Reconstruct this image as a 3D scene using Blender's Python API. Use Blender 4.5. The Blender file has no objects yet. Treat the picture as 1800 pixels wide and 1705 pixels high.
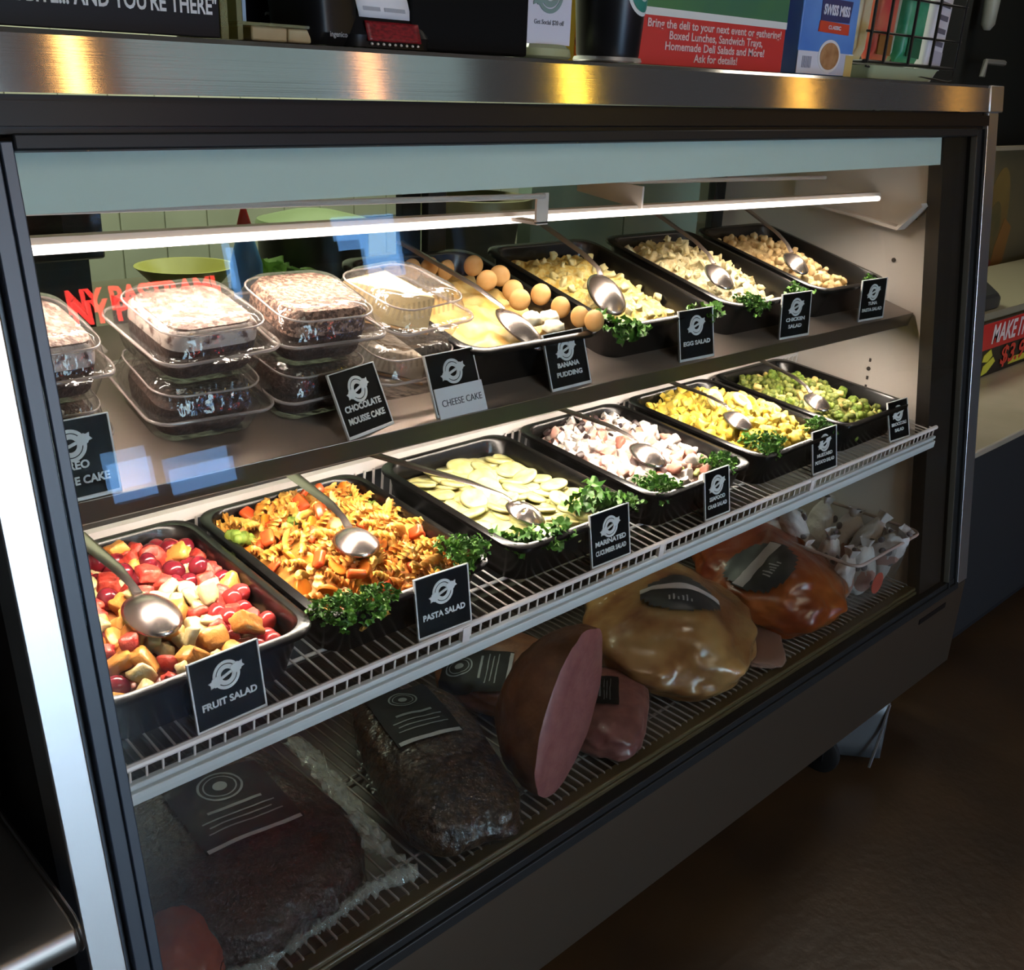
import bpy, bmesh, math, random
from mathutils import Vector, Matrix, noise, Euler
from mathutils.bvhtree import BVHTree
sc = bpy.context.scene
COL = sc.collection
PI = math.pi
rad = math.radians
rnd = random.Random(7)

# ------------------------------------------------------------------ camera
cam_d = bpy.data.cameras.new('camera'); cam = bpy.data.objects.new('camera', cam_d); COL.objects.link(cam)
cam_d.sensor_width = 36.0; cam_d.lens = 35.9; cam_d.clip_start = 0.02; cam_d.clip_end = 100
R = ((0.72414022, -0.22887615, 0.65056641), (-0.68856612, -0.29287685, 0.66340021), (0.03869935, -0.92835277, -0.36968027))
cm = Matrix.Identity(4)
for i in range(3):
    cm[i][0] = R[i][0]; cm[i][1] = -R[i][1]; cm[i][2] = -R[i][2]
cm[0][3], cm[1][3], cm[2][3] = 0.0, 0.0, 1.47
cam.matrix_world = cm
sc.camera = cam
# ------------------------------------------------------------------ world (overcast bright sky, darker street below the horizon)
w = bpy.data.worlds.new('sky'); sc.world = w; w.use_nodes = True
nt = w.node_tree; nt.nodes.clear()
wo = nt.nodes.new('ShaderNodeOutputWorld'); bg = nt.nodes.new('ShaderNodeBackground')
tc = nt.nodes.new('ShaderNodeTexCoord'); sep = nt.nodes.new('ShaderNodeSeparateXYZ'); ramp = nt.nodes.new('ShaderNodeValToRGB'); ma = nt.nodes.new('ShaderNodeMath')
ma.operation = 'MULTIPLY_ADD'; ma.inputs[1].default_value = 0.5; ma.inputs[2].default_value = 0.5
nt.links.new(tc.outputs['Generated'], sep.inputs[0]); nt.links.new(sep.outputs['Z'], ma.inputs[0]); nt.links.new(ma.outputs[0], ramp.inputs[0])
e = ramp.color_ramp.elements
e[0].position = 0.0; e[0].color = (0.30, 0.42, 0.60, 1)
e[1].position = 1.0; e[1].color = (0.62, 0.80, 1.0, 1)
for p, c in ((0.42, (0.30, 0.50, 0.82, 1)), (0.475, (0.9, 0.95, 1.0, 1)), (0.55, (0.52, 0.74, 1.0, 1))):
    q = e.new(p); q.color = c
nt.links.new(ramp.outputs[0], bg.inputs[0]); bg.inputs[1].default_value = 14.0
nt.links.new(bg.outputs[0], wo.inputs[0])
# ------------------------------------------------------------------ colour management
vs = sc.view_settings; vs.view_transform = 'Standard'; vs.look = 'None'; vs.exposure = 0.0; vs.gamma = 1.0; vs.use_curve_mapping = False
sc.cycles.transparent_max_bounces = 32; sc.cycles.max_bounces = 10; sc.cycles.glossy_bounces = 5; sc.cycles.diffuse_bounces = 4
sc.cycles.sample_clamp_indirect = 4.0; sc.cycles.caustics_reflective = False; sc.cycles.caustics_refractive = False

def area_light(name, loc, target, sx, sy, power, color, spread=PI, parent=None):
    d = bpy.data.lights.new(name, 'AREA'); d.shape = 'RECTANGLE'; d.size = sx; d.size_y = sy; d.energy = power; d.color = color; d.spread = spread
    o = bpy.data.objects.new(name, d); COL.objects.link(o)
    o.location = loc
    d3 = Vector(target) - Vector(loc)
    o.rotation_euler = (math.atan2(d3.y, -d3.z), 0, 0)          # long side stays along the case (x)
    if parent: o.parent = parent
    return o

# unseen fill lamps added over the shop, the kitchen and the right counter
area_light('shop_fill_light', (0.4, -1.6, 3.0), (0.4, -1.6, 0), 1.2, 1.2, 16, (1.0, 0.9, 0.78))
area_light('kitchen_fill_light', (1.6, 2.3, 2.9), (1.6, 2.3, 0), 1.6, 0.8, 70, (0.95, 1.0, 0.78))
area_light('counter_fill_light', (3.6, 1.0, 2.9), (3.6, 1.0, 0), 0.6, 0.6, 8, (1.0, 0.9, 0.75))

# ================================================================== materials
MATS = {}
def new_mat(name):
    m = bpy.data.materials.new(name); m.use_nodes = True; MATS[name] = m
    return m, m.node_tree, m.node_tree.nodes['Principled BSDF']
def c4(c): return (c[0], c[1], c[2], 1.0)
def mat(name, col, rough=0.5, metal=0.0, col2=None, scale=30.0, bump=0.0, bscale=None, detail=3.0, spec=0.5, emis=None, estr=0.0, stretch=None, coat=0.0, sss=0.0, contrast=(0.35, 0.65)):
    if name in MATS: return MATS[name]
    m, t, b = new_mat(name)
    b.inputs['Base Color'].default_value = c4(col); b.inputs['Roughness'].default_value = rough; b.inputs['Metallic'].default_value = metal
    b.inputs['Specular IOR Level'].default_value = spec
    if coat: b.inputs['Coat Weight'].default_value = coat; b.inputs['Coat Roughness'].default_value = 0.15
    if sss: b.inputs['Subsurface Weight'].default_value = sss; b.inputs['Subsurface Radius'].default_value = (0.01, 0.006, 0.004); b.inputs['Subsurface Scale'].default_value = 0.5
    if emis: b.inputs['Emission Color'].default_value = c4(emis); b.inputs['Emission Strength'].default_value = estr
    if col2 is not None or bump:
        tcn = t.nodes.new('ShaderNodeTexCoord'); mp = t.nodes.new('ShaderNodeMapping')
        t.links.new(tcn.outputs['Object'], mp.inputs[0])
        if stretch: mp.inputs['Scale'].default_value = stretch
    if col2 is not None:
        n = t.nodes.new('ShaderNodeTexNoise'); n.inputs['Scale'].default_value = scale; n.inputs['Detail'].default_value = detail
        r = t.nodes.new('ShaderNodeValToRGB'); r.color_ramp.elements[0].color = c4(col); r.color_ramp.elements[1].color = c4(col2)
        r.color_ramp.elements[0].position = contrast[0]; r.color_ramp.elements[1].position = contrast[1]
        t.links.new(mp.outputs[0], n.inputs[0]); t.links.new(n.outputs[0], r.inputs[0]); t.links.new(r.outputs[0], b.inputs['Base Color'])
    if bump:
        n2 = t.nodes.new('ShaderNodeTexNoise'); n2.inputs['Scale'].default_value = bscale or scale; n2.inputs['Detail'].default_value = detail
        bu = t.nodes.new('ShaderNodeBump'); bu.inputs['Strength'].default_value = bump; bu.inputs['Distance'].default_value = 0.01
        t.links.new(mp.outputs[0], n2.inputs[0]); t.links.new(n2.outputs[0], bu.inputs['Height']); t.links.new(bu.outputs[0], b.inputs['Normal'])
    return m
def clear_mat(name, tint=(1, 1, 1), k=1.0, rough=0.0, haze=0.0, hazecol=(0.8, 0.8, 0.8), bump=0.0, bscale=80, ior=1.45, minf=0.0):
    """Clear sheet (glass, acrylic, film): see-through with a Fresnel reflection, and a little dust or haze on it."""
    if name in MATS: return MATS[name]
    m, t, b = new_mat(name); t.nodes.remove(b)
    out = t.nodes['Material Output']
    tr = t.nodes.new('ShaderNodeBsdfTransparent'); tr.inputs[0].default_value = c4(tint)
    gl = t.nodes.new('ShaderNodeBsdfGlossy'); gl.inputs['Roughness'].default_value = rough
    lw_ = t.nodes.new('ShaderNodeLayerWeight'); lw_.inputs[0].default_value = 0.5
    pw = t.nodes.new('ShaderNodeMath'); pw.operation = 'POWER'; pw.inputs[1].default_value = 5.0; t.links.new(lw_.outputs['Facing'], pw.inputs[0])
    fr = t.nodes.new('ShaderNodeMath'); fr.operation = 'MULTIPLY_ADD'; fr.inputs[1].default_value = 0.96; fr.inputs[2].default_value = 0.04; t.links.new(pw.outputs[0], fr.inputs[0])
    mu = t.nodes.new('ShaderNodeMath'); mu.operation = 'MULTIPLY_ADD'; mu.inputs[1].default_value = k; mu.inputs[2].default_value = minf; mu.use_clamp = True
    mx = t.nodes.new('ShaderNodeMixShader')
    t.links.new(fr.outputs[0], mu.inputs[0]); t.links.new(mu.outputs[0], mx.inputs[0])
    if bump:
        tcn = t.nodes.new('ShaderNodeTexCoord'); n2 = t.nodes.new('ShaderNodeTexNoise'); n2.inputs['Scale'].default_value = bscale
        bu = t.nodes.new('ShaderNodeBump'); bu.inputs['Strength'].default_value = bump; bu.inputs['Distance'].default_value = 0.01
        t.links.new(tcn.outputs['Object'], n2.inputs[0]); t.links.new(n2.outputs[0], bu.inputs['Height']); t.links.new(bu.outputs[0], gl.inputs['Normal']); t.links.new(bu.outputs[0], lw_.inputs['Normal'])
    t.links.new(tr.outputs[0], mx.inputs[1]); t.links.new(gl.outputs[0], mx.inputs[2])
    last = mx
    if haze:
        df = t.nodes.new('ShaderNodeBsdfDiffuse'); df.inputs[0].default_value = c4(hazecol)
        mh = t.nodes.new('ShaderNodeMixShader'); mh.inputs[0].default_value = haze
        t.links.new(mx.outputs[0], mh.inputs[1]); t.links.new(df.outputs[0], mh.inputs[2]); last = mh
    t.links.new(last.outputs[0], out.inputs[0])
    return m
def steel(name, col=(0.62, 0.6, 0.57), rough=0.3, aniso=0.0, axis='X', metal=1.0):
    if name in MATS: return MATS[name]
    m, t, b = new_mat(name)
    b.inputs['Base Color'].default_value = c4(col); b.inputs['Metallic'].default_value = metal; b.inputs['Roughness'].default_value = rough
    tcn = t.nodes.new('ShaderNodeTexCoord'); mp = t.nodes.new('ShaderNodeMapping'); n = t.nodes.new('ShaderNodeTexNoise')
    mp.inputs['Scale'].default_value = (1.5, 400, 400) if axis == 'X' else (400, 400, 1.5)
    n.inputs['Scale'].default_value = 2.0; n.inputs['Detail'].default_value = 2
    bu = t.nodes.new('ShaderNodeBump'); bu.inputs['Strength'].default_value = 0.06; bu.inputs['Distance'].default_value = 0.001
    t.links.new(tcn.outputs['Object'], mp.inputs[0]); t.links.new(mp.outputs[0], n.inputs[0]); t.links.new(n.outputs[0], bu.inputs['Height']); t.links.new(bu.outputs[0], b.inputs['Normal'])
    if aniso:
        b.inputs['Anisotropic'].default_value = aniso
        cv = t.nodes.new('ShaderNodeCombineXYZ'); cv.inputs[2 if axis == 'X' else 0].default_value = 1.0
        vt = t.nodes.new('ShaderNodeVectorTransform'); vt.vector_type = 'VECTOR'; vt.convert_from = 'OBJECT'; vt.convert_to = 'WORLD'
        t.links.new(cv.outputs[0], vt.inputs[0]); t.links.new(vt.outputs[0], b.inputs['Tangent'])
    return m

M_black_plastic = mat('black_plastic', (0.008, 0.008, 0.009), 0.35, spec=0.25)
M_frame = mat('frame_black', (0.016, 0.017, 0.018), 0.4, spec=0.25)
M_gasket = mat('gasket_black', (0.006, 0.006, 0.006), 0.6)
M_steel_top = steel('brushed_steel_top', (0.46, 0.43, 0.40), 0.13, 0.9, metal=0.82)
M_steel = steel('brushed_steel', (0.37, 0.32, 0.26), 0.33, metal=0.97)
M_trim = steel('trim_steel', (0.72, 0.72, 0.72), 0.38, axis='Z')
M_spoon = mat('spoon_steel', (0.74, 0.64, 0.60), 0.27, 1.0)
M_darkspoon = mat('black_handle', (0.03, 0.026, 0.024), 0.35)
M_white_metal = mat('white_enamel', (0.78, 0.72, 0.68), 0.4)
M_wall_in = mat('case_liner', (0.78, 0.68, 0.60), 0.55, col2=(0.82, 0.73, 0.65), scale=6)
M_teal = mat('header_panel', (0.74, 0.86, 0.78), 0.5)
M_glass = clear_mat('case_glass', (0.975, 0.985, 0.98), 0.58, 0.0)
M_glass_rear = clear_mat('rear_glass', (0.95, 0.97, 0.95), 0.6, 0.0)
M_clam = clear_mat('clear_plastic', (0.97, 0.96, 0.95), 1.0, 0.10, 0.03, (0.9, 0.82, 0.78), 0.35, 60, minf=0.03)
M_film = clear_mat('cling_film', (0.97, 0.98, 0.97), 0.3, 0.22, 0.003, (0.7, 0.75, 0.72), 0.6, 45, minf=0.01)
M_film_dull = clear_mat('dull_film', (0.97, 0.98, 0.97), 0.12, 0.25, 0.0, (0.7, 0.75, 0.72), 0.6, 45, minf=0.0)
M_filmw = clear_mat('crinkled_film', (0.88, 0.9, 0.88), 1.0, 0.15, 0.20, (0.80, 0.80, 0.74), 0.9, 70, minf=0.03)
M_acrylic = clear_mat('acrylic', (0.97, 0.97, 0.96), 1.0, 0.02, 0.03, (0.9, 0.9, 0.85))
M_acredge = mat('acrylic_edge', (0.74, 0.74, 0.72), 0.3)
M_card = mat('card_black', (0.004, 0.005, 0.006), 0.45, spec=0.15)
M_ink = mat('white_ink', (0.75, 0.77, 0.76), 0.5)
M_paper = mat('white_paper', (0.82, 0.82, 0.84), 0.6)
M_floor = mat('floor_tile', (0.040, 0.023, 0.012), 0.35, col2=(0.066, 0.036, 0.016), scale=3.5, bump=0.1, bscale=40)

# ================================================================== mesh building
class MB:
    def __init__(self): self.bm = bmesh.new(); self.mi = 0
    def _v(self, pts, M=None):
        return [self.bm.verts.new((M @ Vector(p)) if M else p) for p in pts]
    def _f(self, vs):
        try:
            f = self.bm.faces.new(vs); f.material_index = self.mi; return f
        except ValueError: return None
    def box(self, x0, x1, y0, y1, z0, z1, M=None):
        v = self._v([(x0, y0, z0), (x1, y0, z0), (x1, y1, z0), (x0, y1, z0), (x0, y0, z1), (x1, y0, z1), (x1, y1, z1), (x0, y1, z1)], M)
        for q in ((0, 3, 2, 1), (4, 5, 6, 7), (0, 1, 5, 4), (1, 2, 6, 5), (2, 3, 7, 6), (3, 0, 4, 7)): self._f([v[i] for i in q])
        return self
    def loft(self, loops, cap0=True, cap1=True, M=None, closed=True):
        rings = [self._v(l, M) for l in loops]
        n = len(rings[0])
        for a, b in zip(rings, rings[1:]):
            for i in range(n if closed else n - 1):
                j = (i + 1) % n
                self._f([a[i], a[j], b[j], b[i]])
        if cap0: self._f(list(reversed(rings[0])))
        if cap1: self._f(rings[-1])
        return self
    def tube(self, pts, r, seg=8, M=None, caps=True):
        pts = [Vector(p) for p in pts]; n = len(pts)
        rr = r if isinstance(r, (list, tuple)) else [r] * n
        loops = []; up = None
        for i, p in enumerate(pts):
            d = (pts[min(i + 1, n - 1)] - pts[max(i - 1, 0)])
            d = d.normalized() if d.length > 1e-9 else Vector((0, 0, 1))
            if up is None:
                up = d.orthogonal().normalized()
            else:
                up = up - d * up.dot(d); up = up.normalized() if up.length > 1e-6 else d.orthogonal().normalized()
            s = d.cross(up)
            loops.append([p + (up * math.cos(2 * PI * k / seg) + s * math.sin(2 * PI * k / seg)) * rr[i] for k in range(seg)])
        return self.loft(loops, caps, caps, M)
    def lathe(self, prof, seg=24, M=None, cap0=True, cap1=True):
        return self.loft([[(r * math.cos(2 * PI * k / seg), r * math.sin(2 * PI * k / seg), z) for k in range(seg)] for r, z in prof], cap0, cap1, M)
    def prism(self, poly, z0, z1, M=None):
        return self.loft([[(x, y, z0) for x, y in poly], [(x, y, z1) for x, y in poly]], True, True, M)
    def ball(self, c, r, sub=2, M=None, fn=None):
        b = bmesh.new(); bmesh.ops.create_icosphere(b, subdivisions=sub, radius=1.0)
        r = r if isinstance(r, (list, tuple)) else (r, r, r)
        mp = {}
        for v in b.verts:
            p = v.co.copy(); s = fn(p) if fn else 1.0
            q = Vector((c[0] + p.x * r[0] * s, c[1] + p.y * r[1] * s, c[2] + p.z * r[2] * s))
            mp[v] = self.bm.verts.new((M @ q) if M else q)
        for f in b.faces: self._f([mp[v] for v in f.verts])
        b.free(); return self
    def quad(self, a, b, c, d, M=None):
        self._f(self._v([a, b, c, d], M)); return self
    def grid(self, fn, nu, nv, M=None, mask=None):
        g = {}
        for i in range(nu + 1):
            for j in range(nv + 1):
                p = fn(i / nu, j / nv)
                g[i, j] = self.bm.verts.new((M @ Vector(p)) if M else p)
        for i in range(nu):
            for j in range(nv):
                if mask is None or mask((i + .5) / nu, (j + .5) / nv): self._f([g[i, j], g[i + 1, j], g[i + 1, j + 1], g[i, j + 1]])
        return self
    def mesh(self, me, M=None):
        b = bmesh.new(); b.from_mesh(me)
        mp = {v: self.bm.verts.new((M @ v.co) if M else v.co) for v in b.verts}
        for f in b.faces: self._f([mp[v] for v in f.verts])
        b.free(); return self
    def finish(self, mats, smooth=35, normals=True):
        bm = self.bm
        loose = [v for v in bm.verts if not v.link_faces]
        if loose: bmesh.ops.delete(bm, geom=loose, context='VERTS')
        if normals: bmesh.ops.recalc_face_normals(bm, faces=bm.faces)
        me = bpy.data.meshes.new('mesh'); bm.to_mesh(me); bm.free()
        for m in (mats if isinstance(mats, (list, tuple)) else [mats]): me.materials.append(m)
        if smooth is not None:
            me.shade_smooth()
            if smooth < 180: me.set_sharp_from_angle(angle=rad(smooth))
        return me
    def build(self, name, mats, parent=None, M=None, smooth=35, normals=True, bevel=0.0, bseg=2):
        me = self.finish(mats, smooth, normals)
        o = bpy.data.objects.new(name, me); me.name = name; COL.objects.link(o)
        if parent: o.parent = parent
        if M is not None: o.matrix_local = M
        if bevel:
            bv = o.modifiers.new('edge', 'BEVEL'); bv.width = bevel; bv.segments = bseg; bv.limit_method = 'ANGLE'; bv.angle_limit = rad(40)
        return o
T = lambda x, y, z: Matrix.Translation((x, y, z))
RX = lambda a: Matrix.Rotation(rad(a), 4, 'X')
RY = lambda a: Matrix.Rotation(rad(a), 4, 'Y')
RZ = lambda a: Matrix.Rotation(rad(a), 4, 'Z')
def tag(o, label, cat, group=None, kind=None):
    o['label'] = label; o['category'] = cat
    if group: o['group'] = group
    if kind: o['kind'] = kind
    return o
def thing(name, label, cat, M=None, group=None, kind=None):
    o = bpy.data.objects.new(name, None); o.empty_display_size = 0.03; COL.objects.link(o)
    if M is not None: o.matrix_world = M
    return tag(o, label, cat, group, kind)
def struct(name, mb, m, label=None, **k):
    o = mb.build(name, m, **k); o['kind'] = 'structure'
    return o
def inst(name, me, M, label, cat, group=None):
    o = bpy.data.objects.new(name, me); COL.objects.link(o); o.matrix_world = M
    return tag(o, label, cat, group)
def rrect(w, l, r, z, cx=0.0, cy=0.0, seg=5):
    pts = []
    for sx, sy, a0 in ((1, 1, 0), (-1, 1, 90), (-1, -1, 180), (1, -1, 270)):
        for k in range(seg + 1):
            a = rad(a0 + 90 * k / seg)
            pts.append((cx + sx * (w / 2 - r) + r * math.cos(a), cy + sy * (l / 2 - r) + r * math.sin(a), z))
    return pts
def text_mesh(txt, size, bold=0.0, align='CENTER', width=None, depth=0.0006, space=1.0):
    c = bpy.data.curves.new('txt', 'FONT'); c.body = txt; c.size = size; c.align_x = align; c.align_y = 'CENTER'; c.extrude = depth / 2; c.offset = bold; c.resolution_u = 3; c.space_line = space
    o = bpy.data.objects.new('txt', c); COL.objects.link(o)
    dg = bpy.context.evaluated_depsgraph_get(); dg.update()
    me = bpy.data.meshes.new_from_object(o.evaluated_get(dg))
    bpy.data.objects.remove(o); bpy.data.curves.remove(c)
    if width:
        xs = [v.co.x for v in me.vertices]
        if xs:
            s = width / (max(xs) - min(xs))
            for v in me.vertices: v.co.x *= s
    return me
FRONT = RX(90)          # lettering drawn in XY is stood up to face -Y
def fbm(p, s, o=3): return noise.fractal(Vector(p) * s, 1.0, 2.0, o)

# ================================================================== reference frames of the display case
def frame_mat(O, X, Y, Z):
    m = Matrix.Identity(4)
    for i in range(3): m[i][0] = X[i]; m[i][1] = Y[i]; m[i][2] = Z[i]; m[i][3] = O[i]
    return m
a8 = rad(8)
G = frame_mat((0, 0.921, 1.3406), (1, 0, 0), (0, math.cos(a8), -math.sin(a8)), (0, math.sin(a8), math.cos(a8)))   # leaning front of the case: x, depth, height
def shelf_frame(O, tilt, roll=0.0):
    a, b = rad(tilt), rad(roll)
    X = Vector((math.cos(b), 0, -math.sin(b))); Y = Vector((0, math.cos(a), math.sin(a))); N = X.cross(Y).normalized(); Y = N.cross(X)
    return frame_mat(O, X, Y, N)
LO = shelf_frame((0, 0.863, 0.8165), 5)
UP = shelf_frame((2.10, 0.954, 1.044), 14, 0.75)
DECK = 0.45

# ================================================================== setting
fl = MB(); fl.box(-3, 9.5, -3.2, 3.4, -0.05, 0.0); struct('floor', fl, M_floor)
cl = MB(); cl.box(-3, 9.5, -3.2, 3.4, 3.2, 3.25); struct('ceiling', cl, mat('ceiling_paint', (0.10, 0.09, 0.08), 0.8))
M_tile = mat('kitchen_tile', (0.46, 0.47, 0.36), 0.3, col2=(0.54, 0.55, 0.43), scale=5)
wb = MB(); wb.box(-3, 9.5, 3.3, 3.4, 0, 3.2)
for i in range(24):                                     # raised wall tiles
    for j in range(8):
        x0 = 0.2 + i * 0.152; z0 = 0.8 + j * 0.152
        wb.box(x0 + .003, x0 + .149, 3.292, 3.3, z0 + .003, z0 + .149)
struct('wall_back', wb, M_tile)
M_darkwall = mat('dark_wall', (0.055, 0.05, 0.045), 0.7)
wr = MB(); wr.box(9.4, 9.5, -3.2, 3.4, 0, 3.2); struct('wall_right', wr, M_darkwall)
wl = MB(); wl.box(-3, -2.9, -3.2, 3.4, 0, 3.2); struct('wall_left', wl, M_darkwall)
# shop front behind the photographer: solid wall pieces around the openings, daylight comes through them
OPEN = [(0.70, 1.60, 0.02, 2.15), (2.60, 2.70, 1.45, 1.72), (3.28, 3.79, 1.64, 1.78), (3.45, 3.79, 1.47, 1.64), (4.14, 4.21, 1.40, 1.80), (1.77, 2.03, 0.56, 0.76), (2.06, 2.46, 0.53, 0.67), (2.25, 4.5, 2.35, 2.95)]
xs = sorted({-3.0, 9.5} | {o[0] for o in OPEN} | {o[1] for o in OPEN}); zs = sorted({0.0, 3.2} | {o[2] for o in OPEN} | {o[3] for o in OPEN})
wf = MB()
for i in range(len(xs) - 1):
    for j in range(len(zs) - 1):
        mx, mz = (xs[i] + xs[i + 1]) / 2, (zs[j] + zs[j + 1]) / 2
        if not any(a < mx < b and c < mz < d for a, b, c, d in OPEN): wf.box(xs[i], xs[i + 1], -3.1, -3.0, zs[j], zs[j + 1])
struct('wall_front', wf, M_darkwall)
M_tinted = clear_mat('tinted_window', (0.50, 0.68, 0.86), 0.6, 0.0)
M_transom = clear_mat('transom_window', (0.26, 0.27, 0.24), 0.6, 0.0)
for k, (a, b, c, d) in enumerate(OPEN):
    m = MB(); m.box(a, b, -3.06, -3.05, c, d)
    struct('window_%d' % (k + 1), m, M_glass_rear if k == 0 else (M_transom if k == 7 else M_tinted))
# lit red lettering in the shop window, read from the street: it mirrors in the case glass
sg = thing('lit_window_sign', 'red lit lettering sign hanging in the shop window behind the photographer', 'sign', T(2.12, -2.94, 1.47))
m = MB(); m.box(-0.42, 0.42, -0.012, 0.0, -0.10, 0.10); m.build('back_panel', M_black_plastic, sg)
M_red = mat('red_lamp', (0.6, 0.02, 0.02), 0.4, emis=(1.0, 0.05, 0.04), estr=32.0)
m = MB(); m.mesh(text_mesh('NY PASTRAMI', 0.15, 0.004, width=0.74, depth=0.01), T(0, 0.012, -0.01) @ RX(90)); m.build('lettering', M_red, sg)

# ================================================================== display case
case = thing('display_case', 'long steel and glass refrigerated deli case full of salads and meats', 'display case', T(0, 0, 0))
# steel counter along the top, front edge leaning with the glass
m = MB()
prof = [(0.0, 0.104), (0.0, 0.150), (0.004, 0.1548)]
P = [G @ Vector((0, d, h)) for d, h in prof]
poly = [(p.y, p.z) for p in P] + [(1.56, P[-1].z), (1.56, 1.446), (P[0].y + .03, 1.446)]
m.loft([[(x, y, z) for y, z in poly] for x in (0.24, 2.252)]); m.build('top_counter', M_steel_top, case, smooth=30)
# black header with two grooves
def gbox(mb, x0, x1, d0, d1, h0, h1): return mb.box(x0, x1, d0, d1, h0, h1, G)
m = MB(); gbox(m, .25, 2.25, .012, .06, .098, .104); gbox(m, .25, 2.25, .004, .06, .078, .098); gbox(m, .25, 2.25, .012, .05, .072, .078)
m.build('header', M_black_plastic, case)
# door frame of the leaning glass
m = MB(); gbox(m, .317, 2.19, .0, .035, .058, .072); m.build('frame_top', M_frame, case, bevel=.002)
m = MB(); gbox(m, .2815, .289, .012, .05, -.94, .104); gbox(m, .289, .304, .0, .05, -.94, .072); gbox(m, .304, .3065, .008, .05, -.94, .072); gbox(m, .3065, .3175, .003, .04, -.925, .066)
m.build('frame_left', mat('frame_blue_sheen', (0.035, 0.048, 0.072), 0.38, spec=0.7), case, bevel=.0012)  # bluish window sheen painted into the black frame's colour
m = MB(); gbox(m, 2.19, 2.196, .0, .05, -.925, .066); gbox(m, 2.196, 2.225, .006, .05, -.94, .072); gbox(m, 2.225, 2.235, .0, .05, -.94, .072); gbox(m, 2.235, 2.25, .01, .05, -.94, .104)
m.build('frame_right', M_frame, case, bevel=.0012)
m = MB(); gbox(m, 2.085, 2.19, .021, .05, -.925, .066); m.build('glass_border', mat('glass_border', (0.018, 0.013, 0.009), 0.5), case)
m = MB(); gbox(m, .285, 2.24, .0, .05, -.940, -.924); gbox(m, .285, 2.24, .004, .05, -.924, -.912); m.build('frame_bottom', M_frame, case, bevel=.0015)
m = MB(); gbox(m, .315, 2.10, .0275, .050, -.925, -.905); gbox(m, .315, 2.10, .03, .055, -.905, -.897); m.build('inner_sill', mat('sill_bronze', (0.10, 0.075, 0.035), 0.35, spec=.6), case, bevel=.002)
m = MB(); gbox(m, .305, 2.195, .006, .010, -.915, .062); m.build('glass_pane', M_glass, case, smooth=None)
m = MB(); m.box(.305, 2.195, 0, .003, -.977, 0, G @ T(0, .0155, .062) @ RX(.38) @ T(0, 0, 0) @ RZ(.06)); m.build('glass_pane', M_glass, case, smooth=None)
m = MB(); gbox(m, 2.1865, 2.1895, .001, .012, -.91, .058); m.build('glass_edge_strip', mat('edge_strip', (0.22, 0.20, 0.16), 0.35, 0.6), case)
# steel end trims and insulated ends
m = MB(); gbox(m, .247, .2815, .0, .05, -1.30, .104); m.build('end_trim', M_trim, case, bevel=.002)
m = MB(); gbox(m, 2.25, 2.30, .006, .06, -.935, .104); gbox(m, 2.235, 2.30, -.002, .06, .104, .155); m.build('end_trim', M_trim, case, bevel=.002)
def end_wall(name, x0, x1, mt):
    mb = MB()
    a = G @ Vector((0, .05, .06)); b = G @ Vector((0, .05, -.93))
    mb.loft([[(x, a.y, 1.404), (x, 1.50, 1.404), (x, 1.50, .19), (x, .80, .19), (x, b.y, b.z)] for x in (x0, x1)])
    mb.build(name, mt, case, smooth=None)
end_wall('end_panel', 2.135, 2.30, mat('end_panel_grey', (0.09, 0.09, 0.095), 0.5)); end_wall('end_panel', .25, .290, mat('end_panel_grey', (0.09, 0.09, 0.095), 0.5))
m = MB()
a = G @ Vector((0, .024, .055)); b = G @ Vector((0, .024, -.90))
m.loft([[(x, a.y, 1.402), (x, 1.46, 1.402), (x, 1.46, .43), (x, b.y, .43), (x, b.y, b.z)] for x in (2.10, 2.134)])
m.build('inner_wall', M_wall_in, case, smooth=None)
m = MB()
m.loft([[(x, a.y, 1.402), (x, 1.46, 1.402), (x, 1.46, .43), (x, b.y, .43), (x, b.y, b.z)] for x in (.291, .308)])
m.build('inner_wall', M_wall_in, case, smooth=None)
def screw(mb, y, z):
    mb.lathe([(0.0045, 0), (0.0045, .002), (.003, .003)], 10, T(2.0985, y, z) @ RY(-90))
M_hole = mat('dark_hole', (0.06, 0.045, 0.035), 0.6)
for y, z in ((1.016, 1.145), (1.03, .905), (.985, 1.235)):
    m = MB(); screw(m, y, z); m.build('wall_screw', M_hole, case)
for k in range(7):
    m = MB(); m.box(2.0992, 2.1002, 1.028, 1.033, .80 + k * .02, .808 + k * .02); m.build('shelf_slot', M_hole, case)
m = MB(); m.box(.308, 2.10, .83, 1.46, .415, .432); m.build('case_floor', mat('case_floor', (0.11, 0.095, 0.08), 0.5), case)
m = MB(); m.box(.308, 2.10, .99, 1.46, 1.404, 1.412); m.build('case_roof', M_wall_in, case)
# header panel inside, just behind the glass
m = MB(); gbox(m, .308, 2.10, .026, .034, .0065, .064); m.build('light_header', M_teal, case)
# lower steel panel, plinth, name plate
m = MB(); m.box(.247, 2.296, .797, .84, .193, .4135); m.build('lower_panel', M_steel, case, bevel=.003)
m = MB(); m.box(2.07, 2.20, .7955, .797, .372, .384); m.build('name_plate', M_black_plastic, case)
m = MB(); m.box(.27, 2.30, .90, 1.50, .075, .193); m.build('plinth', mat('plinth_black', (0.01, 0.01, 0.011), 0.6), case)
m = MB(); m.box(.25, 2.30, .84, 1.50, .193, .415); m.build('base_body', mat('base_body', (0.03, 0.03, 0.032), 0.6), case)
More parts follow.
